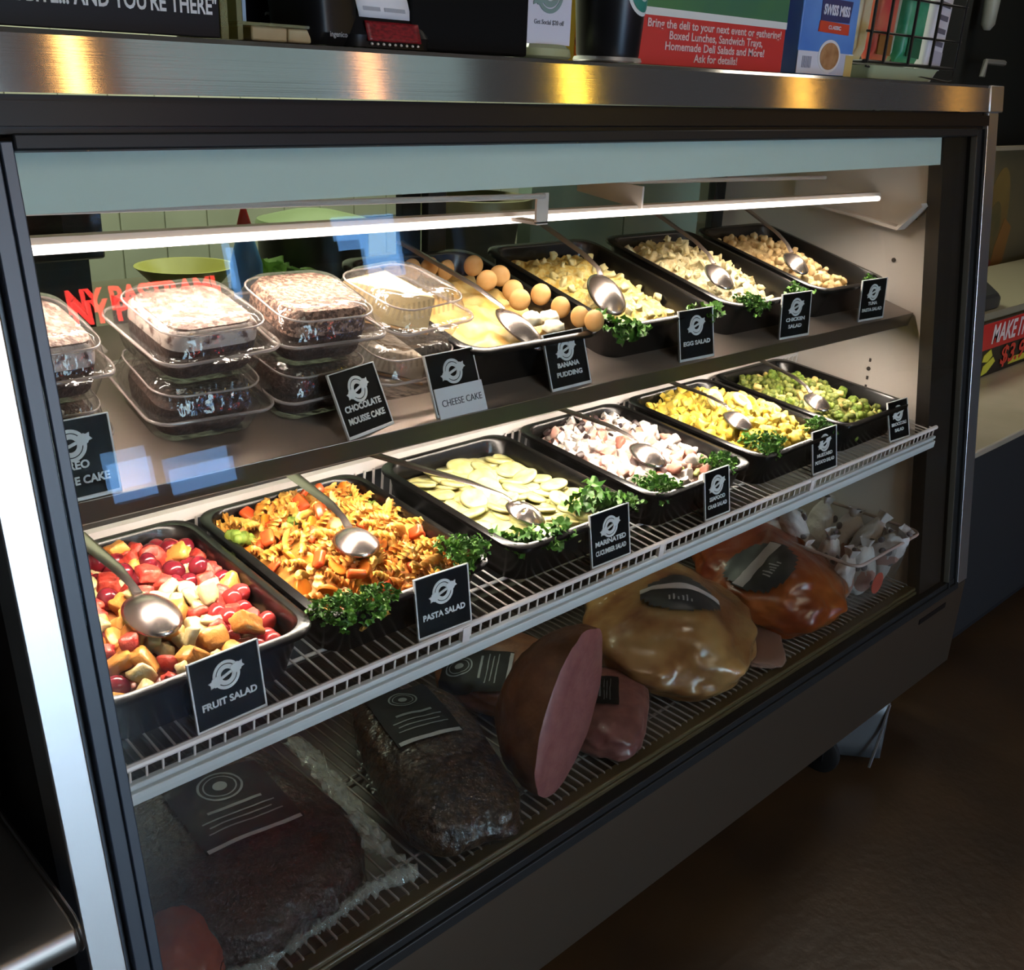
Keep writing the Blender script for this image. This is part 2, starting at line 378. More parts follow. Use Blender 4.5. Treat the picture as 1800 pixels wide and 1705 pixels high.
# bent leg guard under the right end
g = MB(); g.grid(lambda u, v: (1.93 + .085 * math.sin(u * 1.4), .90 - .10 * math.sin(u * 1.5), .19 - .15 * v * (1 - .0 * u)), 8, 4)
o = g.build('leg_guard', mat('guard_grey', (0.16, 0.17, 0.18), 0.4, 0.6), case)
sm = o.modifiers.new('thick', 'SOLIDIFY'); sm.thickness = .003
m = MB(); m.tube([(2.011, .80, .185), (1.995, .80, .11), (1.966, .80, .036)], .0035, 6); m.build('guard_edge', M_trim, case)
for x in (0.45, 1.915):
    m = MB(); m.lathe([(.0, -.012), (.04, -.012), (.05, -.006), (.05, .006), (.04, .012), (0, .012)], 24, T(x, .90, .05) @ RY(90))
    c = m.build('caster', M_gasket, case)
    m = MB(); m.box(x - .022, x - .016, .88, .92, .04, .12); m.box(x + .016, x + .022, .88, .92, .04, .12); m.box(x - .022, x + .022, .87, .93, .105, .12); m.build('fork', M_black_plastic, c)
# rear sliding doors
def rear_door(x0, x1, y):
    mb = MB(); z0, z1, f = .45, 1.395, .042
    mb.box(x0, x0 + f, y, y + .02, z0, z1); mb.box(x1 - f, x1, y, y + .02, z0, z1); mb.box(x0 + f, x1 - f, y, y + .02, z0, z0 + .06); mb.box(x0 + f, x1 - f, y, y + .02, z1 - .03, z1)
    d = mb.build('rear_door', M_frame, case, bevel=.002)
    mb = MB(); mb.box(x0 + f, x1 - f, y + .008, y + .012, z0 + .06, z1 - .03); mb.build('door_glass', M_glass_rear, d, smooth=None)
rear_door(.308, 1.215, 1.435); rear_door(1.135, 2.10, 1.46)
m = MB(); m.box(.308, 2.10, 1.428, 1.433, .45, .98); m.build('rear_panel', mat('rear_panel', (0.10, 0.09, 0.08), 0.5), case)

# lights of the case: rods, hanger frame, end brackets
M_tube = mat('lamp_tube', (0.9, 0.85, 0.8), 0.4, emis=(1.0, 0.86, 0.78), estr=3.2)
m = MB(); m.tube([(.31, 1.054, 1.296), (1.2, 1.054, 1.284), (2.06, 1.054, 1.2685)], .0050, 10); m.build('lamp_tube', M_tube, case)
M_lampmetal = mat('lamp_metal', (0.72, 0.64, 0.58), 0.35)
m = MB(); m.loft([[(.31, 1.062, 1.298), (.31, 1.068, 1.306), (.31, 1.10, 1.304), (.31, 1.10, 1.300)], [(2.09, 1.062, 1.270), (2.09, 1.068, 1.278), (2.09, 1.10, 1.276), (2.09, 1.10, 1.272)]]); m.build('lamp_reflector', M_lampmetal, case)
m = MB(); m.tube([(.312, 1.0, 1.340), (1.019, 1.0, 1.324)], .0036, 8); m.build('hanger_rod', M_lampmetal, case)
m = MB(); m.tube([(1.335, 1.2, 1.312), (2.098, 1.2, 1.296)], .0042, 8); m.build('hanger_rod', M_lampmetal, case)
m = MB(); m.box(1.006, 1.028, 1.0, 1.004, 1.288, 1.328); m.box(1.006, 1.028, 1.0, 1.06, 1.286, 1.290); m.build('hanger_bracket', mat('lamp_metal_bright', (0.85, 0.72, 0.64), 0.4), case)
m = MB(); m.prism([(1.06, 1.32), (1.20, 1.325), (1.20, 1.30), (1.06, 1.285)], 0, .004, frame_mat((1.30, 0, 0), (0, 1, 0), (0, 0, 1), (1, 0, 0))); m.build('hanger_bracket', M_lampmetal, case)
# end bracket on the right wall: shallow tray profile with a flange
prof = [(.957, 1.262), (1.003, 1.210), (1.10, 1.225), (1.27, 1.245), (1.27, 1.40), (.955, 1.40)]
m = MB(); m.prism(prof, 0, .006, frame_mat((2.090, 0, 0), (0, 1, 0), (0, 0, 1), (1, 0, 0)))
b = m.build('end_bracket', M_wall_in, case)
m = MB()
pr = [(.957, 1.262), (1.003, 1.210), (1.10, 1.225), (1.27, 1.245)]
inn = [(.961, 1.268), (1.005, 1.217), (1.10, 1.231), (1.27, 1.251)]
m.loft([[(x, y, z) for y, z in pr] + [(x, y, z) for y, z in reversed(inn)] for x in (2.06, 2.09)]); m.build('flange', M_wall_in, b)
LAMP = (1.0, 0.84, 0.72)
L1 = area_light('case_lamp', (1.16, 1.046, 1.2755), (1.16, .985, .9), 1.62, .012, 6.6, LAMP, rad(152), case); L1.rotation_euler.y = rad(.9)
L2 = area_light('shelf_lamp', (1.14, .990, 1.0225), (1.14, 1.01, .80), 1.58, .012, 10.0, LAMP, rad(176), case); L2.rotation_euler.y = rad(.75)

# ================================================================== shelves and racks
ws = thing('wire_shelf', 'white wire shelf with pale front rail holding six black pans of salad', 'shelf', LO)
m = MB()
x = .322
while x < 2.09:
    m.tube([(x, -.006, -.020), (x, -.006, -.002), (x + .0, .0, -.002), (x, .347, -.002)], .0015, 5, caps=False); x += .0175
m.build('wires', M_white_metal, ws, smooth=180)
m = MB()
for y in (.06, .17, .28): m.tube([(.312, y, -.0055), (2.096, y, -.0055)], .0025, 6)
m.build('cross_wires', M_white_metal, ws)
m = MB(); m.tube([(.312, -.007, .0), (2.096, -.007, .0)], .0042, 8)
for tx in (.765, 1.163, 1.597): m.box(tx - .006, tx + .006, -.012, -.006, -.024, .002)
m.build('front_rail', M_white_metal, ws)
m = MB(); m.box(.312, 2.096, -.012, -.004, -.025, -.019); m.box(.312, 2.096, -.009, -.006, -.029, -.025); m.box(.312, 2.096, -.014, -.004, -.044, -.029)
m.build('front_channel', mat('rail_grey', (0.62, 0.66, 0.66), 0.4), ws, bevel=.0012)
m = MB(); m.box(.312, 2.096, .350, .362, .050, .068)
x = .32
while x < 2.09: m.tube([(x, .347, .054), (x, .347, -.002)], .0022, 5); x += .0175
m.build('rear_rail', M_white_metal, ws)
us = thing('steel_shelf', 'tilted steel shelf with a plain front lip above the wire shelf', 'shelf', UP)
m = MB(); m.box(-1.79, -.004, 0, .36, -.003, 0); m.build('shelf_plate', mat('shelf_steel', (0.36, 0.29, 0.25), 0.4, 0.5), us)
m = MB(); m.box(-1.79, -.004, -.0025, 0, -.027, .0006, ); m.box(-1.79, -.004, -.0025, .012, -.0285, -.027); m.build('front_lip', steel('lip_steel', (0.34, 0.31, 0.28), 0.34), us, bevel=.0008)
for bx in (-1.2, -.6):
    m = MB(); m.prism([(0, -.004), (.34, -.004), (.34, -.05), (.02, -.02)], 0, .003, frame_mat((bx, 0, 0), (0, 1, 0), (0, 0, 1), (1, 0, 0))); m.build('shelf_bracket', M_lampmetal, us)
M_deckw = mat('deck_wire', (0.22, 0.19, 0.165), 0.5)
dk = thing('deck_rack', 'low wire rack on the floor of the case carrying the meats', 'rack', T(0, 0, 0))
m = MB(); x = .32
while x < 2.09:
    m.tube([(x, .842, DECK - .014), (x, .846, DECK - .003), (x, 1.40, DECK - .003)], .0019, 5); x += .0165
m.build('wires', M_deckw, dk, smooth=180)
m = MB()
for y in (.90, 1.1, 1.3): m.tube([(.312, y, DECK - .0075), (2.096, y, DECK - .0075)], .003, 6)
m.build('cross_wires', M_deckw, dk)

# ================================================================== pans and what lies in them
M_pan = mat('pan_black', (0.005, 0.0045, 0.0045), 0.25, spec=0.6)
PW, PL, PH = 0.265, 0.325, 0.066
def pan_mesh():
    m = MB(); c = PL / 2
    L = [(.222, .282, .03, .0), (.250, .310, .036, PH - .007), (PW, PL, .034, PH - .006), (PW, PL, .034, PH - .0015), (PW - .004, PL - .004, .033, PH),
         (PW - .022, PL - .022, .034, PH), (PW - .028, PL - .028, .034, PH - .004), (.224, .284, .03, .006)]
    m.loft([rrect(w, l, r, z, 0, c, 6) for w, l, r, z in L], True, True)
    return m.finish(M_pan, 40)
PAN = pan_mesh(); PAN.name = 'pan'
def put_pan(F, x, y0, label):
    o = bpy.data.objects.new('food_pan', PAN); COL.objects.link(o); o.matrix_world = F @ T(x, y0, 0)
    return tag(o, label, 'pan', 'black food pans in the case')
PX = {'fruit': .43, 'pasta': .702, 'cuc': 1.003, 'sea': 1.299, 'yel': 1.586, 'broc': 1.866}
UX = {'ban': -1.099, 'egg': -.806, 'chk': -.508, 'tuna': -.222}
put_pan(LO, PX['fruit'], .013, 'black pan of fruit salad at the left end of the wire shelf')
put_pan(LO, PX['pasta'], .013, 'black pan of orange pasta salad, between the fruit and the cucumbers')
put_pan(LO, PX['cuc'], .013, 'black pan of pale cucumber slices on the wire shelf')
put_pan(LO, PX['sea'], .013, 'black pan of pink and white salad, right of the cucumber pan')
put_pan(LO, PX['yel'], .013, 'black pan of bright yellow salad on the wire shelf')
put_pan(LO, PX['broc'], .013, 'black pan of green broccoli salad at the right end of the wire shelf')
put_pan(UP, UX['ban'], .034, 'black pan of banana pudding with round wafers on the steel shelf')
put_pan(UP, UX['egg'], .034, 'black pan of smooth yellow egg salad on the steel shelf')
put_pan(UP, UX['chk'], .034, 'black pan of pale chunky salad, second from the right wall on the steel shelf')
put_pan(UP, UX['tuna'], .034, 'black pan of tan salad beside the right wall on the steel shelf')
FW, FL = .226, .286          # food area inside a pan
def inside(x, y, pad=0.0, r=.03):
    hx, hy = FW / 2 - pad, FL / 2 - pad; cy = y - PL / 2
    dx, dy = abs(x) - (hx - r), abs(cy) - (hy - r)
    if dx <= 0 or dy <= 0: return abs(x) <= hx and abs(cy) <= hy
    return dx * dx + dy * dy <= r * r
def mound_fn(base, rise, seed, tilt=0.0, rough=0.004, s=28.0, cx=0.0, cy=.16):
    def f(x, y):
        q = max(0.0, 1 - (((x - cx) / .115) ** 2 + ((y - cy) / .145) ** 2))
        return base + rise * (q ** .6) + tilt * (y - .16) + rough * fbm((x, y, seed), s)
    return f
def mound(F, x, y0, fn, mt, name, label, n=46, cat='salad'):
    m = MB()
    def g(u, v):
        px, py = (u - .5) * FW, PL / 2 + (v - .5) * FL
        # squeeze the square grid into a rounded rectangle
        hx, hy, r = FW / 2, FL / 2, .032
        ax, ay = abs(px), abs(py - PL / 2)
        if ax > hx - r and ay > hy - r:
            dx, dy = ax - (hx - r), ay - (hy - r); k = max(dx, dy) / max(1e-6, math.hypot(dx, dy))
            ax, ay = hx - r + dx * k, hy - r + dy * k
            px = math.copysign(ax, px); py = PL / 2 + math.copysign(ay, py - PL / 2)
        return (px, py, fn(px, py))
    m.grid(g, n, int(n * 1.25))
    # closed underside so that the salad has a body
    rim = [(px, py, .012) for px, py, _ in rrect(FW - .012, FL - .012, .03, 0, 0, PL / 2, 6)]
    top = [(px, py, fn(px, py) - .004) for px, py, _ in rrect(FW - .002, FL - .002, .032, 0, 0, PL / 2, 6)]
    m.loft([rim, top], True, False)
    o = m.build(name, mt, None, smooth=180, normals=True); o.matrix_world = F @ T(x, y0, 0)
    return tag(o, label, cat, kind='stuff')
def scatter(F, x0, y0, fn, n, dmin, items, lift=0.0, pad=.008, jitter=180, seed=1, keep=None, ymin=0.0, tries=6000):
    """Lays single pieces over a salad; items: (weight, name, meshes, label, category, group, tilt, scale)"""
    r = random.Random(seed); pts = []; k = 0
    tot = sum(i[0] for i in items)
    while len(pts) < n and k < tries:
        k += 1
        px, py = r.uniform(-FW / 2, FW / 2), PL / 2 + r.uniform(-FL / 2, FL / 2)
        if not inside(px, py, pad) or (keep and not keep(px, py)): continue
        if any((px - a) ** 2 + (py - b) ** 2 < dmin * dmin for a, b in pts): continue
        pts.append((px, py))
        pick = r.uniform(0, tot)
        for it in items:
            pick -= it[0]
            if pick <= 0: break
        _, name, meshes, label, cat, group, tl, (s0, s1) = it
        e = Euler((rad(r.uniform(-tl, tl)), rad(r.uniform(-tl, tl)), r.uniform(0, 2 * PI)))
        M = F @ T(x0 + px, y0 + py, fn(px, py) + lift + r.uniform(-.002, .003)) @ e.to_matrix().to_4x4() @ Matrix.Scale(r.uniform(s0, s1), 4)
        inst(name, r.choice(meshes), M, label, cat, group)
def chunk_mesh(mt, sx, sy, sz, seed, rough=.12, bev=.18):
    """An uneven cut cube of fruit or potato with softened edges"""
    r = random.Random(seed); b = bmesh.new(); bmesh.ops.create_cube(b, size=1.0)
    for v in b.verts: v.co = Vector((v.co.x * sx * r.uniform(.8, 1.15), v.co.y * sy * r.uniform(.8, 1.15), v.co.z * sz * r.uniform(.75, 1.15)))
    bmesh.ops.bevel(b, geom=b.edges[:], offset=min(sx, sy, sz) * bev, segments=2, affect='EDGES', profile=.5)
    bmesh.ops.subdivide_edges(b, edges=[e for e in b.edges if e.calc_length() > min(sx, sy, sz) * .45], cuts=1, use_grid_fill=True)
    for v in b.verts: v.co += v.co.normalized() * (fbm(v.co + Vector((seed, 0, 0)), 70) * min(sx, sy, sz) * rough)
    m = MB(); m.bm.free(); m.bm = b
    me = m.finish(mt, 60); return me
def rotini_mesh(mt, L=.036, r=.0066, turns=1.6, seed=0):
    m = MB(); n = 26; loops = []
    for i in range(n + 1):
        t = i / n; a = turns * 2 * PI * t + seed; z = (t - .5) * L; bend = .004 * math.sin(PI * t + seed)
        q = .75 + .25 * math.sin(PI * t)
        pts = []
        for k in range(12):
            ang = a + 2 * PI * k / 12; rr = r * q * (1.0 if k % 4 == 0 else (.52 if k % 4 in (1, 3) else .28))
            pts.append((rr * math.cos(ang) + bend, rr * math.sin(ang), z))
        loops.append([(p[2], p[0], p[1]) for p in pts])
    m.loft(loops); return m.finish(mt, 80)
def floret_mesh(mts, s=.02, seed=0):
    r = random.Random(seed); m = MB(); m.mi = 1
    m.tube([(0, 0, -.9 * s), (0, 0, -.3 * s), (0, 0, .1 * s)], [s * .22, s * .26, s * .4], 8)
    m.mi = 0
    for k in range(9):
        a = r.uniform(0, 2 * PI); q = r.uniform(0, .62) * s
        m.ball((q * math.cos(a), q * math.sin(a), .25 * s - q * .25), s * r.uniform(.28, .42), 2, fn=lambda p, kk=k: 1 + .35 * fbm(p + Vector((kk, seed, 0)), 4.5))
    return m.finish(mts, 180)
def parsley_mesh(seed, s=.03, flat=.7):
    """A sprig of curly parsley: many small folded leaflets on thin stalks"""
    r = random.Random(seed); m = MB()
    for k in range(190):
        th, ph = r.uniform(0, 2 * PI), math.acos(r.uniform(-.15, 1)); q = s * r.uniform(.55, 1.0)
        lump = 1 + .3 * math.sin(3 * th + seed)
        c = Vector((q * lump * math.sin(ph) * math.cos(th), q * lump * math.sin(ph) * math.sin(th), q * flat * math.cos(ph)))
        M = T(*c) @ Euler((r.uniform(-1.2, 1.2), r.uniform(-1.2, 1.2), r.uniform(0, 6.3))).to_matrix().to_4x4()
        l = s * r.uniform(.16, .30); n = 5
        mid = m._v([(0, 0, 0), (0, l * .6, l * .15), (0, l, 0)], M)
        for sd in (-1, 1):
            ed = m._v([(sd * l * .3, l * .1, l * .2), (sd * l * .55, l * .45, l * .38), (sd * l * .3, l * .8, l * .25), (sd * l * .42, l * 1.1, l * .1)], M)
            m._f([mid[0], ed[0], ed[1], mid[1]]); m._f([mid[1], ed[1], ed[2], mid[2]]); m._f([mid[2], ed[2], ed[3]])
    for k in range(7):
        th = r.uniform(0, 6.3); m.tube([(0, 0, -.25 * s), (s * .3 * math.cos(th), s * .3 * math.sin(th), s * .2), (s * .7 * math.cos(th), s * .7 * math.sin(th), s * .4)], s * .025, 5)
    return m.finish(M_parsley, 180, normals=False)
M_parsley = mat('parsley_green', (0.035, 0.13, 0.012), 0.45, col2=(0.10, 0.26, 0.025), scale=60)
PARS = [parsley_mesh(s, .030) for s in range(4)]
LEAFP = []
for sd in (11, 12, 13):
    def leafy(sd):
        r = random.Random(sd); m = MB()
        for k in range(26):
            th = r.uniform(0, 6.3); q = r.uniform(.0, .022); l = r.uniform(.010, .017)
            M = T(q * math.cos(th), q * math.sin(th), r.uniform(.0, .012)) @ Euler((r.uniform(-.8, .8), r.uniform(-.8, .8), th - PI / 2 + r.uniform(-.6, .6))).to_matrix().to_4x4()
            # a three-lobed flat leaf
            out = [(0, 0), (.35, .15), (.62, .12), (.5, .38), (.78, .55), (.42, .62), (.34, .82), (.12, .78), (0, 1.05)]
            full = out + [(-a, b) for a, b in reversed(out[1:-1])]
            cv = m._v([(0, l * .5, -.002)], M)[0]
            vs = m._v([(a * l, b * l, .004 * math.sin(a * 9)) for a, b in full], M)
            for i in range(len(vs)): m._f([cv, vs[i], vs[(i + 1) % len(vs)]])
        return m.finish(M_parsley, 180, normals=False)
    LEAFP.append(leafy(sd))
def sprig(F, x, y, z, k, label, kind='curly', s=1.0, rz=0.0):
    me = PARS[k % 4] if kind == 'curly' else LEAFP[k % 3]
    inst('parsley_sprig', me, F @ T(x, y, z) @ RZ(rz) @ Matrix.Scale(s, 4), label, 'parsley', 'parsley garnish')

# ---- serving spoons: shallow bowl, neck and handle are one steel piece, holes on the slotted one
def spoon(F, tip, neck, end, label, bw=.034, bl=.05, mt_h=None, slots=False, up=.012, domed=True):
    """tip, neck, end: points in shelf coordinates (bowl centre, bowl-handle join, handle end); the bowl lies with its back up"""
    r = thing('serving_spoon', label, 'spoon', F @ T(*tip), 'serving spoons')
    tip, neck, end = Vector(tip), Vector(neck) - Vector(tip), Vector(end) - Vector(tip)
    d = neck.normalized(); s = d.cross(Vector((0, 0, 1))).normalized(); n = s.cross(d)
    m = MB()
    def f(u, v):
        a = u * 2 * PI; q = v
        x = q * bw * math.sin(a); y = q * bl * math.cos(a)
        h = (1 - q ** 2) * (bw * .55)
        wd = 1.0 if y > 0 else 1.0
        return s * x * wd + d * y + n * (h - .004)
    m.grid(f, 32, 8, mask=(lambda u, v: not (slots and .35 < v < .62 and int(u * 32) % 6 == 0)) if slots else None)
    bmesh.ops.remove_doubles(m.bm, verts=m.bm.verts, dist=1e-5)
    o = m.build('bowl', M_spoon, r, smooth=180); sd = o.modifiers.new('thick', 'SOLIDIFY'); sd.thickness = .0016
    m = MB(); p0 = d * bl * .82 + n * .002; loops = []
    pts = [p0, neck + n * .004, neck + (end - neck) * .25 + n * up * .6, end]
    ws_ = [.006, .005, .0075, .0105]
    for i, p in enumerate(pts):
        dd = (pts[min(i + 1, 3)] - pts[max(i - 1, 0)]).normalized(); ss = dd.cross(n).normalized(); nn = ss.cross(dd)
        loops.append([p + ss * ws_[i], p + ss * ws_[i] * .6 + nn * .0018, p - ss * ws_[i] * .6 + nn * .0018, p - ss * ws_[i], p - ss * ws_[i] * .6 - nn * .0012, p + ss * ws_[i] * .6 - nn * .0012])
    m.loft(loops); m.build('handle', mt_h or M_spoon, r, smooth=60)
    return r

# ---- fruit salad
Fx = PX['fruit']; fr = mound_fn(.034, .016, 1.0, .03, .006)
mound(LO, Fx, .013, fr, mat('fruit_base', (0.55, 0.13, 0.05), 0.3, col2=(0.75, 0.38, 0.12), scale=45), 'fruit_salad', 'juicy bed of cut fruit filling the fruit salad pan')
M_mel = mat('watermelon', (0.62, 0.045, 0.035), 0.3, col2=(0.78, 0.13, 0.08), scale=60, bump=.3, bscale=160, sss=.1)
M_can = mat('cantaloupe', (0.80, 0.30, 0.055), 0.3, col2=(0.85, 0.40, 0.10), scale=50, bump=.2, bscale=140, sss=.1)
M_hon = mat('honeydew', (0.78, 0.60, 0.25), 0.3, col2=(0.85, 0.68, 0.36), scale=50, bump=.2, bscale=140, sss=.1)
M_grp = mat('grape_skin', (0.13, 0.008, 0.018), 0.18, col2=(0.28, 0.02, 0.03), scale=40, coat=.3)
M_grr = mat('grape_red', (0.42, 0.02, 0.025), 0.18, col2=(0.55, 0.06, 0.05), scale=40, coat=.3)
WM = [chunk_mesh(M_mel, .026, .021, .018, s, .3, .24) for s in (1, 2, 3, 41)]; CA = [chunk_mesh(M_can, .030, .023, .019, s, .3, .24) for s in (4, 5, 6)]; HO = [chunk_mesh(M_hon, .028, .020, .016, s, .3, .26) for s in (7, 8, 9)]
def grape_mesh(mt, s):
    m = MB(); m.ball((0, 0, 0), (.0135, .0115, .0115), 3, fn=lambda p: 1 + .03 * fbm(p + Vector((s, 0, 0)), 1.5)); return m.finish(mt, 180)
GR = [grape_mesh(M_grp, 1)]; GD = [grape_mesh(M_grr, 2)]
FG = 'fruit pieces in the fruit salad'
sc_f = dict(seed=5)
# red and dark pieces gather at the back, orange and pale ones at the front
back = [(3, 'watermelon_chunk', WM, 'red watermelon chunk in the fruit salad pan', 'watermelon', 'watermelon chunks', 60, (.85, 1.05)), (3.6, 'grape', GR, 'dark purple grape in the fruit salad pan', 'grape', 'purple grapes', 180, (.9, 1.1)), (1.0, 'honeydew_chunk', HO, 'pale yellow melon chunk in the fruit salad pan', 'melon', 'pale melon chunks', 60, (.8, 1)), (.8, 'cantaloupe_chunk', CA, 'orange cantaloupe chunk in the fruit salad pan', 'cantaloupe', 'cantaloupe chunks', 60, (.8, 1))]
front = [(2.2, 'cantaloupe_chunk', CA, 'orange cantaloupe chunk in the fruit salad pan', 'cantaloupe', 'cantaloupe chunks', 60, (.9, 1.15)), (2.2, 'honeydew_chunk', HO, 'pale yellow melon chunk in the fruit salad pan', 'melon', 'pale melon chunks', 60, (.85, 1.1)), (1.0, 'watermelon_chunk', WM, 'red watermelon chunk in the fruit salad pan', 'watermelon', 'watermelon chunks', 60, (.85, 1.05)), (.6, 'grape', GR, 'dark purple grape in the fruit salad pan', 'grape', 'purple grapes', 180, (.9, 1.1))]
right = [(2, 'grape', GD, 'bright red grape in the front right corner of the fruit salad pan', 'grape', 'red grapes', 180, (.95, 1.15)), (1, 'watermelon_chunk', WM, 'red watermelon chunk in the fruit salad pan', 'watermelon', 'watermelon chunks', 60, (.8, .95)), (.8, 'honeydew_chunk', HO, 'pale yellow melon chunk in the fruit salad pan', 'melon', 'pale melon chunks', 60, (.7, .9))]
isR = lambda x, y: x > .045 and y < .15
scatter(LO, Fx, .013, fr, 80, .0165, back, .010, seed=3, keep=lambda x, y: y > .17 and not isR(x, y))
scatter(LO, Fx, .013, fr, 70, .0188, front, .010, seed=4, keep=lambda x, y: y <= .17 and not isR(x, y))
scatter(LO, Fx, .013, fr, 26, .0168, right, .009, seed=5, keep=isR)
# a few pieces riding on top
scatter(LO, Fx, .013, fr, 20, .028, back, .022, seed=13, pad=.03, keep=lambda x, y: y > .19)
scatter(LO, Fx, .013, fr, 10, .045, front, .024, seed=14, pad=.03, keep=lambda x, y: y <= .16)
spoon(LO, (.412, .122, .083), (.413, .172, .088), (.41, .315, .092), 'steel serving spoon resting in the fruit salad', .030, .042)

# ---- pasta salad
Px = PX['pasta']; pf = mound_fn(.036, .030, 2.0, .05, .004)
mound(LO, Px, .013, pf, mat('pasta_base', (0.62, 0.20, 0.03), 0.4, col2=(0.80, 0.42, 0.08), scale=70), 'pasta_salad', 'orange dressed bed of pasta in the pasta salad pan')
M_pas = mat('rotini', (0.78, 0.34, 0.045), 0.35, col2=(0.84, 0.46, 0.10), scale=60, sss=.05)
M_pas2 = mat('rotini_red', (0.72, 0.24, 0.035), 0.35, col2=(0.80, 0.34, 0.07), scale=60, sss=.05)
M_car = mat('carrot', (0.80, 0.20, 0.015), 0.35, col2=(0.86, 0.29, 0.03), scale=60)
M_tom = mat('tomato', (0.70, 0.075, 0.02), 0.25, col2=(0.80, 0.14, 0.03), scale=50)
M_bro = mat('broccoli', (0.10, 0.17, 0.015), 0.6, col2=(0.22, 0.28, 0.03), scale=120); M_brs = mat('broccoli_stem', (0.34, 0.38, 0.09), 0.5)
RO = [rotini_mesh(M_pas, .036, .0068, 1.6, s) for s in (0, 1, 2)] + [rotini_mesh(M_pas, .030, .0062, 1.3, 4)]
RO2 = [rotini_mesh(M_pas2, .034, .0066, 1.5, s) for s in (0, 2)]
def disc_mesh(mt, r, h, seed, wav=.06):
    m = MB(); n = 20
    ring = lambda k, z: [(r * k * (1 + wav * math.sin(3 * a + seed)) * math.cos(a), r * k * (1 + wav * math.sin(2 * a + seed)) * math.sin(a), z) for a in [2 * PI * i / n for i in range(n)]]
    m.loft([ring(.92, -h / 2), ring(1, -h / 4), ring(1, h / 4), ring(.92, h / 2), ring(.55, h * .56)]); return m.finish(mt, 50)
CR = [disc_mesh(M_car, .0135, .006, s) for s in (1, 2)]
TO = [chunk_mesh(M_tom, .022, .016, .010, s, .15, .3) for s in (21, 22)]
BF = [floret_mesh([M_bro, M_brs], .018, s) for s in (1, 2, 3)]
scatter(LO, Px, .013, pf, 200, .0124, [(6, 'rotini_noodle', RO, 'golden rotini noodle in the pasta salad pan', 'pasta', 'golden rotini noodles', 40, (.85, 1.1)), (3.2, 'rotini_noodle', RO2, 'red-orange rotini noodle in the pasta salad pan', 'pasta', 'red-orange rotini noodles', 40, (.85, 1.1)), (1.5, 'carrot_slice', CR, 'round carrot slice in the pasta salad pan', 'carrot', 'carrot slices', 60, (.8, 1.05)), (1.1, 'tomato_piece', TO, 'red tomato piece in the pasta salad pan', 'tomato', 'tomato pieces', 60, (.8, 1.1)), (.55, 'broccoli_floret', BF, 'small broccoli floret among the pasta', 'broccoli', 'broccoli florets in the pasta', 50, (.7, .9))], .011, pad=.006, seed=21)
scatter(LO, Px, .013, pf, 60, .022, [(5, 'rotini_noodle', RO, 'golden rotini noodle in the pasta salad pan', 'pasta', 'golden rotini noodles', 50, (.85, 1.1)), (2, 'rotini_noodle', RO2, 'red-orange rotini noodle in the pasta salad pan', 'pasta', 'red-orange rotini noodles', 50, (.85, 1.1)), (1, 'tomato_piece', TO, 'red tomato piece in the pasta salad pan', 'tomato', 'tomato pieces', 60, (.8, 1.1))], .021, pad=.02, seed=22)
inst('broccoli_floret', BF[1], LO @ T(.590, .245, .062) @ RY(20) @ Matrix.Scale(1.3, 4), 'large broccoli floret at the back left corner of the pasta salad', 'broccoli')
spoon(LO, (.682, .118, .094), (.694, .165, .098), (.716, .325, .095), 'serving spoon stuck in the pasta salad, dark handle over the back rim', .029, .034, M_spoon)
sprig(LO, .590, .030, .064, 0, 'left curly parsley sprig of the pair on the front corner of the pasta salad', s=1.0)
sprig(LO, .636, .022, .064, 1, 'right curly parsley sprig of the pair on the front corner of the pasta salad', s=1.0)
sprig(LO, .800, .046, .070, 2, 'round curly parsley sprig on the right rim of the pasta salad pan', s=1.1)

# ---- cucumber salad
Cx = PX['cuc']; cf = mound_fn(.036, .004, 3.0, .0, .0015)
mound(LO, Cx, .013, cf, mat('cucumber_brine', (0.52, 0.46, 0.14), 0.12, col2=(0.62, 0.55, 0.20), scale=30, coat=.5), 'cucumber_dressing', 'pale yellow dressing around the cucumber slices', cat='dressing')
M_cuc = mat('cucumber', (0.66, 0.60, 0.19), 0.25, col2=(0.77, 0.73, 0.34), scale=55, coat=.4, sss=.1)
CU = [disc_mesh(M_cuc, .0215, .006, s, .03) for s in (1, 2, 3)]
scatter(LO, Cx, .013, cf, 70, .0235, [(1, 'cucumber_slice', CU, 'pale round cucumber slice in the cucumber salad pan', 'cucumber', 'cucumber slices', 17, (.85, 1.1))], .003, pad=.014, seed=31)
scatter(LO, Cx, .013, cf, 26, .036, [(1, 'cucumber_slice', CU, 'pale round cucumber slice in the cucumber salad pan', 'cucumber', 'cucumber slices', 22, (.85, 1.1))], .010, pad=.022, seed=32)
spoon(LO, (.968, .098, .064), (.951, .134, .076), (.850, .325, .096), 'long slotted steel spoon across the cucumber salad', .026, .032, None, True)
sprig(LO, .906, .048, .052, 0, 'flat parsley sprig at the left front of the cucumber salad', 'leaf', 1.15, 40)
sprig(LO, .948, .034, .056, 1, 'flat parsley sprig at the middle front of the cucumber salad', 'leaf', 1.2, 100)
sprig(LO, 1.075, .062, .058, 2, 'spread of flat parsley leaves behind the cucumber card', 'leaf', 1.6, 0)
sprig(LO, 1.108, .036, .064, 0, 'flat parsley leaf hanging over the right rim of the cucumber pan', 'leaf', 1.0, 200)

